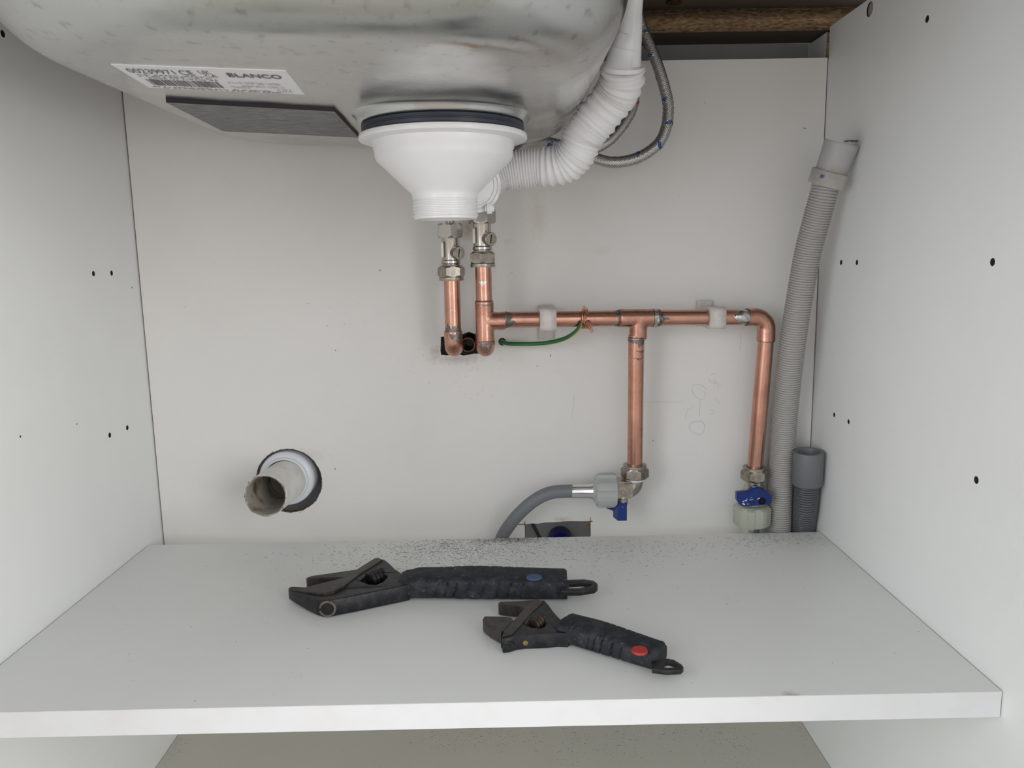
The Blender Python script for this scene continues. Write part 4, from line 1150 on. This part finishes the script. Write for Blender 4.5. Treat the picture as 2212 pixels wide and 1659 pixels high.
bm = B(); add_tube(bm, [cb, cb + cd_ * 0.0008, cl - cd_ * 0.0006, cl + cd_ * 0.0002], [0.0158, 0.0163, 0.0163, 0.0158], 40); obj('cuff_band', bm, 'cuff_grey', d1, smooth=40)
bm = B()
pd = Vector((0.3004, -0.0815, 0.3397)); nd = (Vector((0.0255, -0.776, 0.275)) - pd).normalized()
add_lathe(bm, [(0, 0), (0.0016, 0), (0.0014, 0.0006), (0, 0.0006)], pd, nd, 12); obj('paint_spot', bm, 'trace_blue', d1, label='small blue paint spot on the band')
bm = B(); rg = random.Random(2); lip = []
x_, y_, z_ = axes(cd_)
for k in range(12):
    a = math.radians(-62 + k * 9)
    lip.append(tp - cd_ * (0.0002 + rg.uniform(0, 0.0010)) + (Vector((0, -1, 0)) * math.cos(a) + Vector((1, 0, 0)) * math.sin(a)) * 0.01495)
add_tube(bm, lip[5:], [0.0003, 0.0008, 0.0005, 0.0009, 0.0006, 0.0010, 0.0004], 6); obj('rim_grime', bm, 'grime', cuff)
rebase(d1, (0.2983, -0.0163, -0.02))

d2 = thing('drain_hose', 'short dark grey corrugated hose standing open-ended in the right rear corner', 'hose', 'corrugated drain hoses')
t2, m2 = Vector((0.3170, -0.0365, 0.0836)), Vector((0.3180, -0.0345, 0.0499))
dd = (t2 - m2).normalized()
LD = (t2 - m2).length
bm = B(); add_lathe(bm, [(0.0, 0.001), (0.0118, 0.0), (0.0136, 0.0), (0.0142, 0.0006), (0.0146, LD - 0.0012), (0.0143, LD), (0.0108, LD), (0.0104, LD - 0.0008), (0.0100, LD - 0.024), (0.0, LD - 0.024)], m2, dd, 44)
obj('cuff', bm, 'cuff_dark', d2, smooth=50, label='smooth dark grey rubber cuff with open end')
corrugated(d2, smooth_path([m2 + dd * 0.006, (0.3195, -0.0285, 0.0271), (0.3218, -0.0205, 0.0050), (0.3218, -0.0160, -0.02), (0.3215, -0.0140, -0.06), (0.321, -0.004, -0.11), (0.3205, 0.016, -0.138), (0.3205, 0.034, -0.142)], 14), 0.0117, 0.0026, 0.0020, 'drain_dark')
rebase(d2, (0.3218, -0.0160, -0.02))

# ------------------------------------------------------------------ waste pipe stub, left
wpz = thing('waste_pipe', 'old white waste pipe stub poking out of the round hole, open mouth', 'pipe')
mo = Vector((-0.2021, -0.0720, 0.0602)); ba = Vector((-0.2005, 0.0, 0.0560)); wd = (ba - mo).normalized()
Lw = (ba - mo).length
bm = B(); add_lathe(bm, [(0.0196, 0.0), (0.0202, 0.0006), (0.0202, Lw * 0.42), (0.0204, Lw * 0.43), (0.0204, Lw + 0.03), (0.0180, Lw + 0.03), (0.0180, Lw)], mo, wd, 64)
tube_ = obj('pipe', bm, 'upvc', wpz, smooth=40)
bm = B(); add_lathe(bm, [(0.0196, 0.0), (0.0184, 0.0004), (0.0181, 0.002), (0.0180, Lw + 0.03), (0.0, Lw + 0.031)], mo, wd, 64)
obj('bore', bm, 'upvc_in', wpz, smooth=40, label='grimy stained pipe bore')
bm = B(); x_, y_, z_ = axes(wd); rg = random.Random(9)
for (a0, a1) in ((20, 80), (95, 175), (185, 240), (262, 330), (340, 370)):
    pp = []
    for k in range(10):
        a = math.radians(a0 + (a1 - a0) * k / 9)
        pp.append(mo + (x_ * math.cos(a) + y_ * math.sin(a)) * (0.0190 + rg.uniform(-0.0003, 0.0010)) + z_ * rg.uniform(0.0, 0.0006))
    add_tube(bm, pp, [rg.uniform(0.0002, 0.0007) for _ in pp], 5)
obj('rim_burr', bm, 'dirt', tube_, stuff=False)
cc = Vector((-0.2016, -0.0060, 0.0567))
bm = B(); add_lathe(bm, [(0.0205, -0.002), (0.0212, -0.0035), (0.0225, -0.0030), (0.0235, 0.0000), (0.0262, 0.0010), (0.0276, 0.0030), (0.0280, 0.0060), (0.0280, 0.038), (0.0206, 0.038)], cc, (0, 1, 0), 64, closed=True)
obj('socket_collar', bm, 'upvc_clean', wpz, smooth=45, label='clean bluish white socket collar')
bm = B(); add_tube(bm, [cc + Vector((math.cos(2 * PI * k / 40) * 0.0208, -0.0018, math.sin(2 * PI * k / 40) * 0.0208)) for k in range(40)], 0.0005, 6, closed=True); obj('sealing_ring', bm, 'grime', wpz)
rebase(wpz, ba)

# ------------------------------------------------------------------ behind the socket cut-out
cap = thing('valve_cap', 'round blue cap in the wall void behind the rectangular cut-out', 'cap')
bc = Vector((0.0803, 0.0360, -0.0245))
bm = B(); add_lathe(bm, [(0, -0.012), (0.006, -0.0115), (0.0105, -0.0085), (0.0125, -0.004), (0.0130, 0.0), (0.0130, 0.019), (0, 0.019)], bc + Vector((0, 0, -0.0085)), (0, 1, 0), 36)
obj('cap_dome', bm, 'cap_blue', cap, smooth=50); rebase(cap, bc)
cbl = thing('cable', 'thin dark cable running down inside the wall void behind the cut-out', 'cable')
bm = B(); add_tube(bm, smooth_path([(0.0479, 0.0530, -0.0087), (0.0518, 0.0530, -0.0194), (0.0568, 0.0530, -0.0302), (0.0598, 0.0530, -0.0421), (0.0601, 0.0530, -0.1076)], 6), 0.0016, 8)
obj('sheath', bm, 'cable', cbl); rebase(cbl, (0.0601, 0.0530, -0.1076))

# ------------------------------------------------------------------ wrenches
def grip_mesh(bm, a, b, ws, hs, z_lift, grooves, nst=64, segs=32, expo=2.7, side=1.0):
    """handle grip: rounded-box sections from a to b; ws / hs are (t, half width) / (t, half height) tables"""
    a, b = Vector(a), Vector(b); t = (b - a).normalized(); sd = Vector((-t.y, t.x, 0)).normalized(); upv = Vector((0, 0, 1))
    def tab(T, x):
        for i in range(len(T) - 1):
            if x <= T[i + 1][0]:
                k = (x - T[i][0]) / (T[i + 1][0] - T[i][0]); k = k * k * (3 - 2 * k)
                return T[i][1] + (T[i + 1][1] - T[i][1]) * k
        return T[-1][1]
    rings = []
    for i in range(nst + 1):
        x = i / nst
        w, h = tab(ws, x), tab(hs, x)
        c = a.lerp(b, x); zc = h + tab(z_lift, x)
        ring = []
        for k in range(segs):
            an = 2 * PI * k / segs
            cx, cz = math.cos(an), math.sin(an)
            ex = math.copysign(abs(cx) ** (2 / expo), cx); ez = math.copysign(abs(cz) ** (2 / expo), cz)
            g = 1.0
            for gx, gw, gd in grooves:
                u = (x - gx - 0.02 * ez) / gw
                if abs(u) < 1: g -= gd * (1 - u * u) * (1.0 if ez < 0.6 else 0.35)
            ring.append(bm.verts.new(Vector((c.x, c.y, 0)) + sd * ex * w * g + upv * (zc + ez * h * (1 - (1 - g) * 0.5))))
        rings.append(ring)
    for i in range(nst):
        for k in range(segs): bm.faces.new((rings[i][k], rings[i][(k + 1) % segs], rings[i + 1][(k + 1) % segs], rings[i + 1][k]))
    for R, s in ((rings[0], 1), (rings[-1], -1)):
        cc_ = bm.verts.new(sum((v.co for v in R), Vector()) / len(R))
        for k in range(segs): bm.faces.new((R[k], R[(k + 1) % segs], cc_) if s < 0 else (R[(k + 1) % segs], R[k], cc_))

def xy(*pts): return [(p[0], p[1]) for p in pts]

def worm(parent, a, b, R, turns, material='iron'):
    a, b = Vector(a), Vector(b); st, rd = [], []; n = turns * 8
    for i in range(n + 1):
        st.append(a.lerp(b, i / n)); rd.append(R * (0.80 + 0.20 * (0.5 + 0.5 * math.cos(2 * PI * i / 8))))
    bm = B(); add_tube(bm, st, rd, 20); return obj('worm_screw', bm, material, parent, smooth=60)

# --- the larger wrench, lying along the shelf
w1 = thing('adjustable_wrench', 'larger black adjustable wrench with blue dot, lying along the shelf behind the small one', 'wrench', 'adjustable wrenches')
HT = 0.0145
body = xy((-0.1574, -0.1683, 0.0125), (-0.1542, -0.1667, 0.0125), (-0.1300, -0.1756, 0.0145), (-0.1236, -0.1741, 0.0145), (-0.1197, -0.1679, 0.0145), (-0.1085, -0.1455, 0.0145), (-0.1048, -0.1376, 0.0145), (-0.0956, -0.1167, 0.0145), (-0.0917, -0.1153, 0.0145),
          (-0.0853, -0.1199, 0.0145), (-0.0799, -0.1286, 0.0145), (-0.0734, -0.1412, 0.0145), (-0.0675, -0.1495, 0.0145), (-0.0613, -0.1556, 0.0145), (-0.0567, -0.1616, 0.0145), (-0.0576, -0.1736, 0.0145), (-0.0650, -0.1774, 0.0145), (-0.0830, -0.1858, 0.0145), (-0.0992, -0.1937, 0.0145), (-0.1092, -0.1979, 0.0145),
          (-0.1155, -0.2006, 0.0145), (-0.1215, -0.2011, 0.0145), (-0.1276, -0.1983, 0.0145), (-0.1366, -0.1911, 0.0145), (-0.1473, -0.1814, 0.0135), (-0.1559, -0.1730, 0.0125))
win = xy((-0.0999, -0.1642, 0.0145), (-0.0970, -0.1548, 0.0145), (-0.0934, -0.1487, 0.0145), (-0.0881, -0.1475, 0.0145), (-0.0823, -0.1497, 0.0145), (-0.0776, -0.1553, 0.0145), (-0.0777, -0.1596, 0.0145), (-0.0803, -0.1679, 0.0145), (-0.0848, -0.1728, 0.0145), (-0.0910, -0.1716, 0.0145))
plate('body', body, [win], ['iron'], w1, lambda u, v, w: (u, v, 0.0005 + w), HT - 0.0005, side_mat=False)
bo = [c for c in w1.children if c.name.startswith('body')][0]
def taper(me, xh, xt, k, zm=0.0072):
    for v in me.vertices:
        if v.co.x < xh:
            t = min(1.0, (xh - v.co.x) / (xh - xt))
            v.co.z = zm + (v.co.z - zm) * (1 - k * t)
taper(bo.data, body[21][0], body[0][0], 0.40)
bv = bo.modifiers.new('bevel', 'BEVEL'); bv.width = 0.0011; bv.segments = 2; bv.limit_method = 'ANGLE'; bv.angle_limit = math.radians(40)
bm = B(); add_prism(bm, win, 0.0008, 0.0020, 0.0002); obj('window_floor', bm, 'iron', bo, smooth=0)
rail = xy((-0.1553, -0.1723, 0.0140), (-0.1523, -0.1722, 0.0145), (-0.1293, -0.1783, 0.0155), (-0.1227, -0.1764, 0.0155), (-0.1186, -0.1693, 0.0155), (-0.1077, -0.1469, 0.0155), (-0.0951, -0.1192, 0.0155), (-0.0917, -0.1180, 0.0155), (-0.0873, -0.1223, 0.0155), (-0.0964, -0.1425, 0.0155), (-0.1011, -0.1531, 0.0155), (-0.1050, -0.1634, 0.0155), (-0.1106, -0.1788, 0.0155), (-0.1156, -0.1865, 0.0155), (-0.1230, -0.1897, 0.0155), (-0.1291, -0.1885, 0.0155), (-0.1415, -0.1820, 0.0150), (-0.1543, -0.1746, 0.0140))
bm = B(); add_prism(bm, rail, HT - 0.002, 0.0158, 0.0006); taper(obj('jaw_rail', bm, 'iron_worn', bo, smooth=25, label='worn brownish raised rail along the jaw slide').data, body[21][0], body[0][0], 0.40)
jaw = xy((-0.1478, -0.1483, 0.0130), (-0.1441, -0.1445, 0.0130), (-0.1265, -0.1405, 0.0130), (-0.1053, -0.1355, 0.0130), (-0.0968, -0.1293, 0.0130), (-0.1030, -0.1500, 0.0130), (-0.1087, -0.1546, 0.0130), (-0.1152, -0.1533, 0.0130), (-0.1320, -0.1510, 0.0130), (-0.1463, -0.1498, 0.0130))
bm = B(); add_prism(bm, jaw, 0.0008, 0.0130, 0.0010); taper(obj('sliding_jaw', bm, 'iron_worn', w1, smooth=25).data, jaw[3][0], jaw[0][0], 0.30)
blk = xy((-0.1031, -0.1614, 0.0150), (-0.0950, -0.1414, 0.0150), (-0.0921, -0.1445, 0.0150), (-0.0995, -0.1663, 0.0150))
bm = B(); add_prism(bm, blk, 0.004, 0.0150, 0.0005); obj('jaw_rack', bm, 'iron', w1, smooth=20)
worm(w1, (-0.0945, -0.1547, 0.0095), (-0.0848, -0.1426, 0.0095), 0.0068, 4)
e20, e21 = Vector(body[20] + (0.0074,)), Vector(body[21] + (0.0074,))
kd = (e21 - e20).cross(Vector((0, 0, 1))).normalized()
if kd.y > 0: kd = -kd
p0_ = e20.lerp(e21, 0.45)
bm = B(); add_lathe(bm, [(0.0050, 0.0002), (0.0052, 0.0009), (0.0062, 0.0010), (0.0067, 0.0004), (0.0067, -0.004), (0.0050, -0.004)], p0_, kd, 32, closed=True)
kh = obj('adjuster_boss', bm, 'boss_rust', bo, smooth=30, label='rusty boss with keyhole-shaped opening on the near side')
bm = B(); add_lathe(bm, [(0, 0.0004), (0.0050, 0.0004), (0.0050, -0.002), (0, -0.002)], p0_, kd, 24)
tn_ = kd.cross(Vector((0, 0, 1))).normalized()
if tn_.x > 0: tn_ = -tn_
add_tube(bm, [p0_ + kd * 0.0002 + tn_ * 0.003, p0_ + kd * 0.0002 + tn_ * 0.0082], 0.0018, 4)
obj('keyhole', bm, 'dark', kh, smooth=20)  # opening drawn as a black disc and bar, its inner shade painted
ga, gb = Vector((-0.0665, -0.1587, 0.0000)), Vector((0.0712, -0.1670, 0.0000))
bm = B(); grip_mesh(bm, ga, gb, [(0, .0132), (.03, .0143), (.10, .0158), (.25, .0158), (.45, .0172), (.7, .0162), (.985, .0152), (1, .0142)], [(0, .0076), (.03, .0084), (.12, .0094), (.45, .0100), (.985, .0093), (1, .0086)], [(0, 0.0006), (1, 0.0002)],
    [(.235, .006, .10), (.29, .006, .12), (.345, .007, .13), (.425, .014, .10), (.515, .014, .11), (.60, .012, .11), (.665, .008, .10), (.735, .006, .09)], 150, 40, 3.8)
g1 = obj('grip', bm, 'grip', w1, smooth=40, label='dusty black ribbed rubber grip')
def up_at(px, py): pass
bm = B(); dc = Vector((0.0440, -0.1753, 0.0192)); add_lathe(bm, [(0, 0.0004), (0.0062, 0.0003), (0.0066, -0.0006), (0, -0.0006)], dc, (0, 0, 1), 28)
for v in bm.verts: v.co.x = dc.x + (v.co.x - dc.x) * 1.0; v.co.y = dc.y + (v.co.y - dc.y) * 0.9
obj('colour_dot', bm, 'blue_dot', g1, label='faded blue dot')
def hang_loop(parent, outer, hole, z0, z1):
    o = plate('hanging_loop', outer, [hole], ['iron'], parent, lambda u, v, w: (u, v, z0 + w), z1 - z0, side_mat=False)
    m = o.modifiers.new('bevel', 'BEVEL'); m.width = 0.0009; m.segments = 2; m.limit_method = 'ANGLE'; m.angle_limit = math.radians(50)
    return o
hang_loop(w1, xy((0.0662, -0.1681, 0.0135), (0.0853, -0.1677, 0.0135), (0.0926, -0.1708, 0.0135), (0.0953, -0.1770, 0.0135), (0.0946, -0.1823, 0.0135), (0.0915, -0.1867, 0.0135), (0.0786, -0.1904, 0.0135), (0.0647, -0.1898, 0.0135)),
          xy((0.0722, -0.1740, 0.0135), (0.0847, -0.1732, 0.0135), (0.0898, -0.1758, 0.0135), (0.0905, -0.1790, 0.0135), (0.0876, -0.1820, 0.0135), (0.0792, -0.1847, 0.0135), (0.0714, -0.1844, 0.0135)), 0.0088, 0.0135)
rebase(w1, (0.0, -0.165, 0.0))

# --- the smaller wrench, in front of it
w2 = thing('adjustable_wrench', 'smaller black adjustable wrench with red dot, nearer the front of the shelf', 'wrench', 'adjustable wrenches')
HT2 = 0.0112
body2 = xy((0.0180, -0.2593, 0.0112), (0.0196, -0.2504, 0.0112), (0.0278, -0.2333, 0.0112), (0.0380, -0.2096, 0.0112), (0.0417, -0.2015, 0.0112), (0.0509, -0.2024, 0.0112), (0.0534, -0.2095, 0.0112), (0.0562, -0.2208, 0.0112), (0.0597, -0.2317, 0.0112), (0.0642, -0.2408, 0.0112), (0.0685, -0.2489, 0.0112),
           (0.0646, -0.2565, 0.0112), (0.0581, -0.2555, 0.0112), (0.0511, -0.2566, 0.0112), (0.0436, -0.2570, 0.0112), (0.0347, -0.2573, 0.0112), (0.0288, -0.2584, 0.0112), (0.0232, -0.2616, 0.0112), (0.0186, -0.2627, 0.0112))
win2 = xy((0.0360, -0.2439, 0.0112), (0.0389, -0.2375, 0.0112), (0.0422, -0.2324, 0.0112), (0.0460, -0.2318, 0.0112), (0.0492, -0.2357, 0.0112), (0.0510, -0.2402, 0.0112), (0.0494, -0.2452, 0.0112), (0.0459, -0.2487, 0.0112), (0.0406, -0.2477, 0.0112))
plate('body', body2, [win2], ['iron'], w2, lambda u, v, w: (u, v, 0.0005 + w), HT2 - 0.0005, side_mat=False)
bo2 = [c for c in w2.children if c.name.startswith('body')][0]
bv = bo2.modifiers.new('bevel', 'BEVEL'); bv.width = 0.0009; bv.segments = 2; bv.limit_method = 'ANGLE'; bv.angle_limit = math.radians(40)
bm = B(); add_prism(bm, win2, 0.0008, 0.0020, 0.0002); obj('window_floor', bm, 'iron', bo2, smooth=0)
rail2 = xy((0.0183, -0.2602, 0.0120), (0.0196, -0.2512, 0.0120), (0.0278, -0.2334, 0.0120), (0.0380, -0.2097, 0.0120), (0.0417, -0.2024, 0.0120), (0.0504, -0.2037, 0.0120), (0.0480, -0.2101, 0.0120), (0.0389, -0.2271, 0.0120), (0.0335, -0.2396, 0.0120), (0.0286, -0.2509, 0.0120), (0.0252, -0.2571, 0.0120))
bm = B(); add_prism(bm, rail2, HT2 - 0.002, 0.0121, 0.0004); obj('jaw_rail', bm, 'iron_worn', bo2, smooth=25, label='worn brownish raised rail along the jaw slide')
fj2 = xy((0.0150, -0.2036, 0.0110), (0.0159, -0.2015, 0.0110), (0.0307, -0.2010, 0.0110), (0.0470, -0.1996, 0.0110), (0.0411, -0.2133, 0.0110), (0.0358, -0.2147, 0.0110), (0.0306, -0.2088, 0.0110), (0.0159, -0.2048, 0.0110))
bm = B(); add_prism(bm, fj2, 0.0008, 0.0110, 0.0008); obj('fixed_jaw', bm, 'iron_worn', w2, smooth=25)
sj2 = xy((0.0035, -0.2282, 0.0100), (0.0046, -0.2245, 0.0100), (0.0147, -0.2249, 0.0100), (0.0251, -0.2269, 0.0100), (0.0271, -0.2330, 0.0100), (0.0233, -0.2410, 0.0100), (0.0199, -0.2494, 0.0100), (0.0173, -0.2514, 0.0100), (0.0098, -0.2425, 0.0100), (0.0043, -0.2335, 0.0100))
bm = B(); add_prism(bm, sj2, 0.0008, 0.0102, 0.0010); obj('sliding_jaw', bm, 'iron_worn', w2, smooth=25)
blk2 = xy((0.0338, -0.2400, 0.0118), (0.0382, -0.2274, 0.0118), (0.0402, -0.2305, 0.0118), (0.0357, -0.2444, 0.0118))
bm = B(); add_prism(bm, blk2, 0.004, 0.0118, 0.0004); obj('jaw_rack', bm, 'iron', w2, smooth=20)
worm(w2, (0.0399, -0.2388, 0.0075), (0.0481, -0.2296, 0.0075), 0.0056, 4, 'iron_rust')
p2_ = Vector(body2[17] + (0.0055,)); kd2 = Vector((-0.10, -0.99, 0.05)).normalized()
bm = B(); add_lathe(bm, [(0, 0.0006), (0.0034, 0.0006), (0.0036, -0.002), (0, -0.002)], p2_, kd2, 24)
add_prism(bm, [(p2_.x - 0.0060, p2_.y - 0.0012), (p2_.x, p2_.y - 0.0012), (p2_.x, p2_.y + 0.004), (p2_.x - 0.0060, p2_.y + 0.004)], p2_.z - 0.0012, p2_.z + 0.0010, 0.0001)
obj('keyhole', bm, 'dark', bo2, smooth=20)  # black disc and slab painting the shade of the opening
bm = B(); add_lathe(bm, [(0, 0.0008), (0.0018, 0.0006), (0.0022, -0.001), (0, -0.001)], Vector(body2[15] + (0.0050,)), kd2, 16); obj('pin', bm, 'brass', bo2)
ga, gb = Vector((0.0612, -0.2385, 0.0000)), Vector((0.1254, -0.2846, 0.0000))
bm = B(); grip_mesh(bm, ga, gb, [(0, .0112), (.05, .0126), (.35, .0128), (.7, .0120), (.97, .0113), (1, .0100)], [(0, .0062), (.06, .0078), (.4, .0082), (.97, .0074), (1, .0066)], [(0, 0.0006), (1, 0.0002)],
    [(.37, .008, .08), (.43, .010, .11), (.50, .013, .16), (.60, .013, .15), (.69, .010, .10)], 120, 40, 3.4)
g2 = obj('grip', bm, 'grip', w2, smooth=40, label='dusty black ribbed rubber grip')
bm = B(); dc = Vector((0.1102, -0.2897, 0.0150)); add_lathe(bm, [(0, 0.0006), (0.0052, 0.0005), (0.0055, -0.001), (0, -0.001)], dc, (0, 0, 1), 28); obj('colour_dot', bm, 'red_dot', g2, label='bright red dot')
hang_loop(w2, xy((0.1176, -0.2937, 0.0092), (0.1281, -0.2905, 0.0092), (0.1326, -0.2925, 0.0092), (0.1362, -0.2986, 0.0092), (0.1368, -0.3022, 0.0092), (0.1344, -0.3053, 0.0092), (0.1250, -0.3058, 0.0092), (0.1159, -0.3031, 0.0092)),
          xy((0.1231, -0.2969, 0.0092), (0.1283, -0.2941, 0.0092), (0.1316, -0.2961, 0.0092), (0.1334, -0.3003, 0.0092), (0.1324, -0.3020, 0.0092), (0.1268, -0.3027, 0.0092), (0.1223, -0.3010, 0.0092)), 0.0058, 0.0092)
rebase(w2, (0.07, -0.25, 0.0))

# ------------------------------------------------------------------ swarf and specks
def filings(name, label, clusters, plane_z, ylim, seed, holes=()):
    r = random.Random(seed); bm = B()
    for (cx, cy), (sx, sy), n_, (l0, l1) in clusters:
        for _ in range(int(n_ * 1.6)):
            x = r.gauss(cx, sx); y = r.gauss(cy, sy)
            if not (ylim[0] < y < ylim[1]) or abs(x) > HW - 0.002: continue
            L = r.uniform(l0 * 0.4, l1 * 0.62) * (1.0 if r.random() < 0.86 else 2.3); a = r.uniform(0, PI); cv = r.uniform(-1.4, 1.4); w = r.uniform(0.00005, 0.00012)
            p = Vector((x, y)); prev = None
            for k in range(4):
                d = Vector((math.cos(a), math.sin(a))); nn = Vector((-d.y, d.x)) * w
                cur = [bm.verts.new((p.x + nn.x, p.y + nn.y, plane_z + 0.00003)), bm.verts.new((p.x, p.y, plane_z + 0.00003 + 2.0 * w)), bm.verts.new((p.x - nn.x, p.y - nn.y, plane_z + 0.00003))]
                if prev: bm.faces.new((prev[0], prev[1], cur[1], cur[0])); bm.faces.new((prev[1], prev[2], cur[2], cur[1]))
                prev = cur; p = p + d * L / 3; a += cv / 3
    o = obj(name, bm, 'filing', smooth=0, stuff=True)
    return tag(o, label, 'metal filings')
c0 = (0.0058, -0.0368, 0.0000)
filings('metal_filings', 'scattered dark metal filings along the rear of the shelf', [
    ((c0[0], YS0 - 0.004), (0.036, 0.007), 520, (.0012, .0030)),
    ((-0.0250, -0.0588, 0.0000)[:2], (0.044, 0.016), 850, (.0012, .0032)),
    ((0.0287, -0.0368, 0.0000)[:2], (0.016, 0.005), 480, (.0010, .0026)),
    ((-0.0361, -0.0874, 0.0000)[:2], (0.070, 0.026), 420, (.0012, .0034)),
    ((0.0800, -0.0821, 0.0000)[:2], (0.080, 0.024), 230, (.0012, .0036)),
    ((0.1569, -0.0626, 0.0000)[:2], (0.090, 0.014), 200, (.0010, .0030)),
    ((0.2941, -0.0515, 0.0000)[:2], (0.040, 0.009), 260, (.0010, .0026)),
    ((-0.1259, -0.0654, 0.0000)[:2], (0.040, 0.016), 60, (.0012, .0030)),
    ((0.0421, -0.1797, 0.0000)[:2], (0.20, 0.08), 110, (.0006, .0018)),
], 0.0, (YS1 + 0.004, YS0 - 0.0006), 21)
filings('metal_filings', 'fine dark filings strewn on the cabinet floor below the shelf', [
    ((-0.0091, -0.0210, -0.2221)[:2], (0.035, 0.012), 150, (.0010, .0028)),
    ((0.0635, -0.0315, -0.2221)[:2], (0.045, 0.022), 80, (.0010, .0028)),
    ((0.1201, -0.0413, -0.2221)[:2], (0.030, 0.020), 70, (.0010, .0030)),
    ((0.1865, -0.0198, -0.2221)[:2], (0.030, 0.010), 70, (.0010, .0026)),
    ((0.2452, -0.0378, -0.2221)[:2], (0.018, 0.022), 120, (.0010, .0026)),
    ((0.3254, -0.0287, -0.2221)[:2], (0.010, 0.025), 60, (.0008, .0022)),
    ((-0.3284, -0.0259, -0.2221)[:2], (0.006, 0.012), 50, (.0008, .0022)),
    ((-0.0266, -0.0590, -0.2221)[:2], (0.22, 0.03), 40, (.0008, .0020)),
], ZF, (-0.30, -0.002), 22)

# specks of dirt on the back panel and shelf
rs_ = random.Random(31); bm = B()
spots = [(rs_.gauss(p[0], s), rs_.gauss(p[2], s2), rs_.uniform(0.00014, 0.00034)) for p, s, s2, n_ in (
    ((-0.0191, 0.0000, 0.1644), .030, .008, 45), ((-0.0465, 0.0000, 0.1789), .010, .008, 25), ((0.0194, 0.0000, 0.2375), .010, .05, 22), ((-0.0058, 0.0000, 0.1430), .016, .006, 14), ((-0.1368, 0.0000, 0.2175), .02, .012, 10)) for _ in range(n_)]
spots += [(rs_.uniform(-0.30, 0.30), rs_.uniform(0.02, 0.40), rs_.uniform(0.00012, 0.0003)) for _ in range(60)]
spots += [(p[0], p[2], r_) for p, r_ in (((0.0687, 0.0000, 0.1777), .0007), ((0.0556, 0.0000, 0.1672), .0005), ((-0.1453, 0.0000, 0.1868), .0007), ((-0.0976, 0.0000, 0.2649), .0008), ((0.1720, 0.0000, 0.0885), .0006), ((0.1692, 0.0000, 0.0871), .0004), ((-0.1523, 0.0000, 0.0652), .0008), ((0.3141, 0.0000, 0.3923), .0007), ((0.2177, 0.0000, 0.4172), .0004))]
for x, z, r_ in spots:
    if (x + 0.2) ** 2 + (z - 0.0535) ** 2 < 0.036 ** 2 or (-0.045 < x < 0.018 and 0.175 < z < 0.206): continue
    a = rs_.uniform(0, PI); e = rs_.uniform(1.0, 2.6)
    vs = []
    for k in range(6):
        t = 2 * PI * k / 6; u, w = r_ * e * math.cos(t), r_ * 0.6 * math.sin(t)
        vs.append(bm.verts.new((x + u * math.cos(a) - w * math.sin(a), -0.00025, z + u * math.sin(a) + w * math.cos(a))))
    bm.faces.new(vs)
obj('dirt_specks', bm, 'speck', wall_back, smooth=0, stuff=True)

# pencil lines on the back panel
def pencil(px_pts, r_=0.00016, per=5):
    bm = B(); add_tube(bm, smooth_path(px_pts, per), r_, 4); return obj('pencil_line', bm, 'pencil', wall_back, smooth=0)
pencil([(0.1631, 0.0000, 0.1284), (0.1762, 0.0000, 0.1284), (0.1969, 0.0000, 0.1278), (0.2020, 0.0000, 0.1284)])
pencil([(0.2256, 0.0000, 0.1405), (0.2218, 0.0000, 0.1439), (0.2166, 0.0000, 0.1454), (0.2115, 0.0000, 0.1441), (0.2111, 0.0000, 0.1398), (0.2136, 0.0000, 0.1346), (0.2183, 0.0000, 0.1307), (0.2216, 0.0000, 0.1297), (0.2244, 0.0000, 0.1320), (0.2248, 0.0000, 0.1353), (0.2229, 0.0000, 0.1387)])
pencil([(0.2193, 0.0000, 0.1297), (0.2192, 0.0000, 0.1221), (0.2192, 0.0000, 0.1121)])
pencil([(0.2236, 0.0000, 0.1058), (0.2188, 0.0000, 0.1073), (0.2132, 0.0000, 0.1069), (0.2090, 0.0000, 0.1036), (0.2101, 0.0000, 0.0988), (0.2158, 0.0000, 0.0948), (0.2196, 0.0000, 0.0938), (0.2233, 0.0000, 0.0961), (0.2246, 0.0000, 0.1019), (0.2226, 0.0000, 0.1072), (0.2188, 0.0000, 0.1092)])
pencil([(0.2300, 0.0000, 0.1546), (0.2327, 0.0000, 0.1564), (0.2351, 0.0000, 0.1564)]); pencil([(0.2286, 0.0000, 0.1513), (0.2282, 0.0000, 0.1494), (0.2344, 0.0000, 0.1465), (0.2353, 0.0000, 0.1474), (0.2328, 0.0000, 0.1512)])
pencil([(0.2133, 0.0000, 0.1246), (0.2106, 0.0000, 0.1213), (0.2073, 0.0000, 0.1199), (0.2055, 0.0000, 0.1162), (0.2051, 0.0000, 0.1123), (0.2066, 0.0000, 0.1094)], 0.00011)
pencil([(0.2298, 0.0000, 0.1200), (0.2332, 0.0000, 0.1180), (0.2342, 0.0000, 0.1156), (0.2304, 0.0000, 0.1147)], 0.00013)
pencil([(0.0921, 0.0000, 0.1364), (0.0911, 0.0000, 0.1246), (0.0887, 0.0000, 0.1127)], 0.00011); pencil([(0.2590, 0.0000, 0.1965), (0.2589, 0.0000, 0.1849), (0.2581, 0.0000, 0.1793)], 0.00013)
pencil([(0.2381, 0.0000, 0.1474), (0.2373, 0.0000, 0.1408)], 0.00011); pencil([(0.2347, 0.0000, 0.1308), (0.2372, 0.0000, 0.1275), (0.2405, 0.0000, 0.1255)], 0.00010)
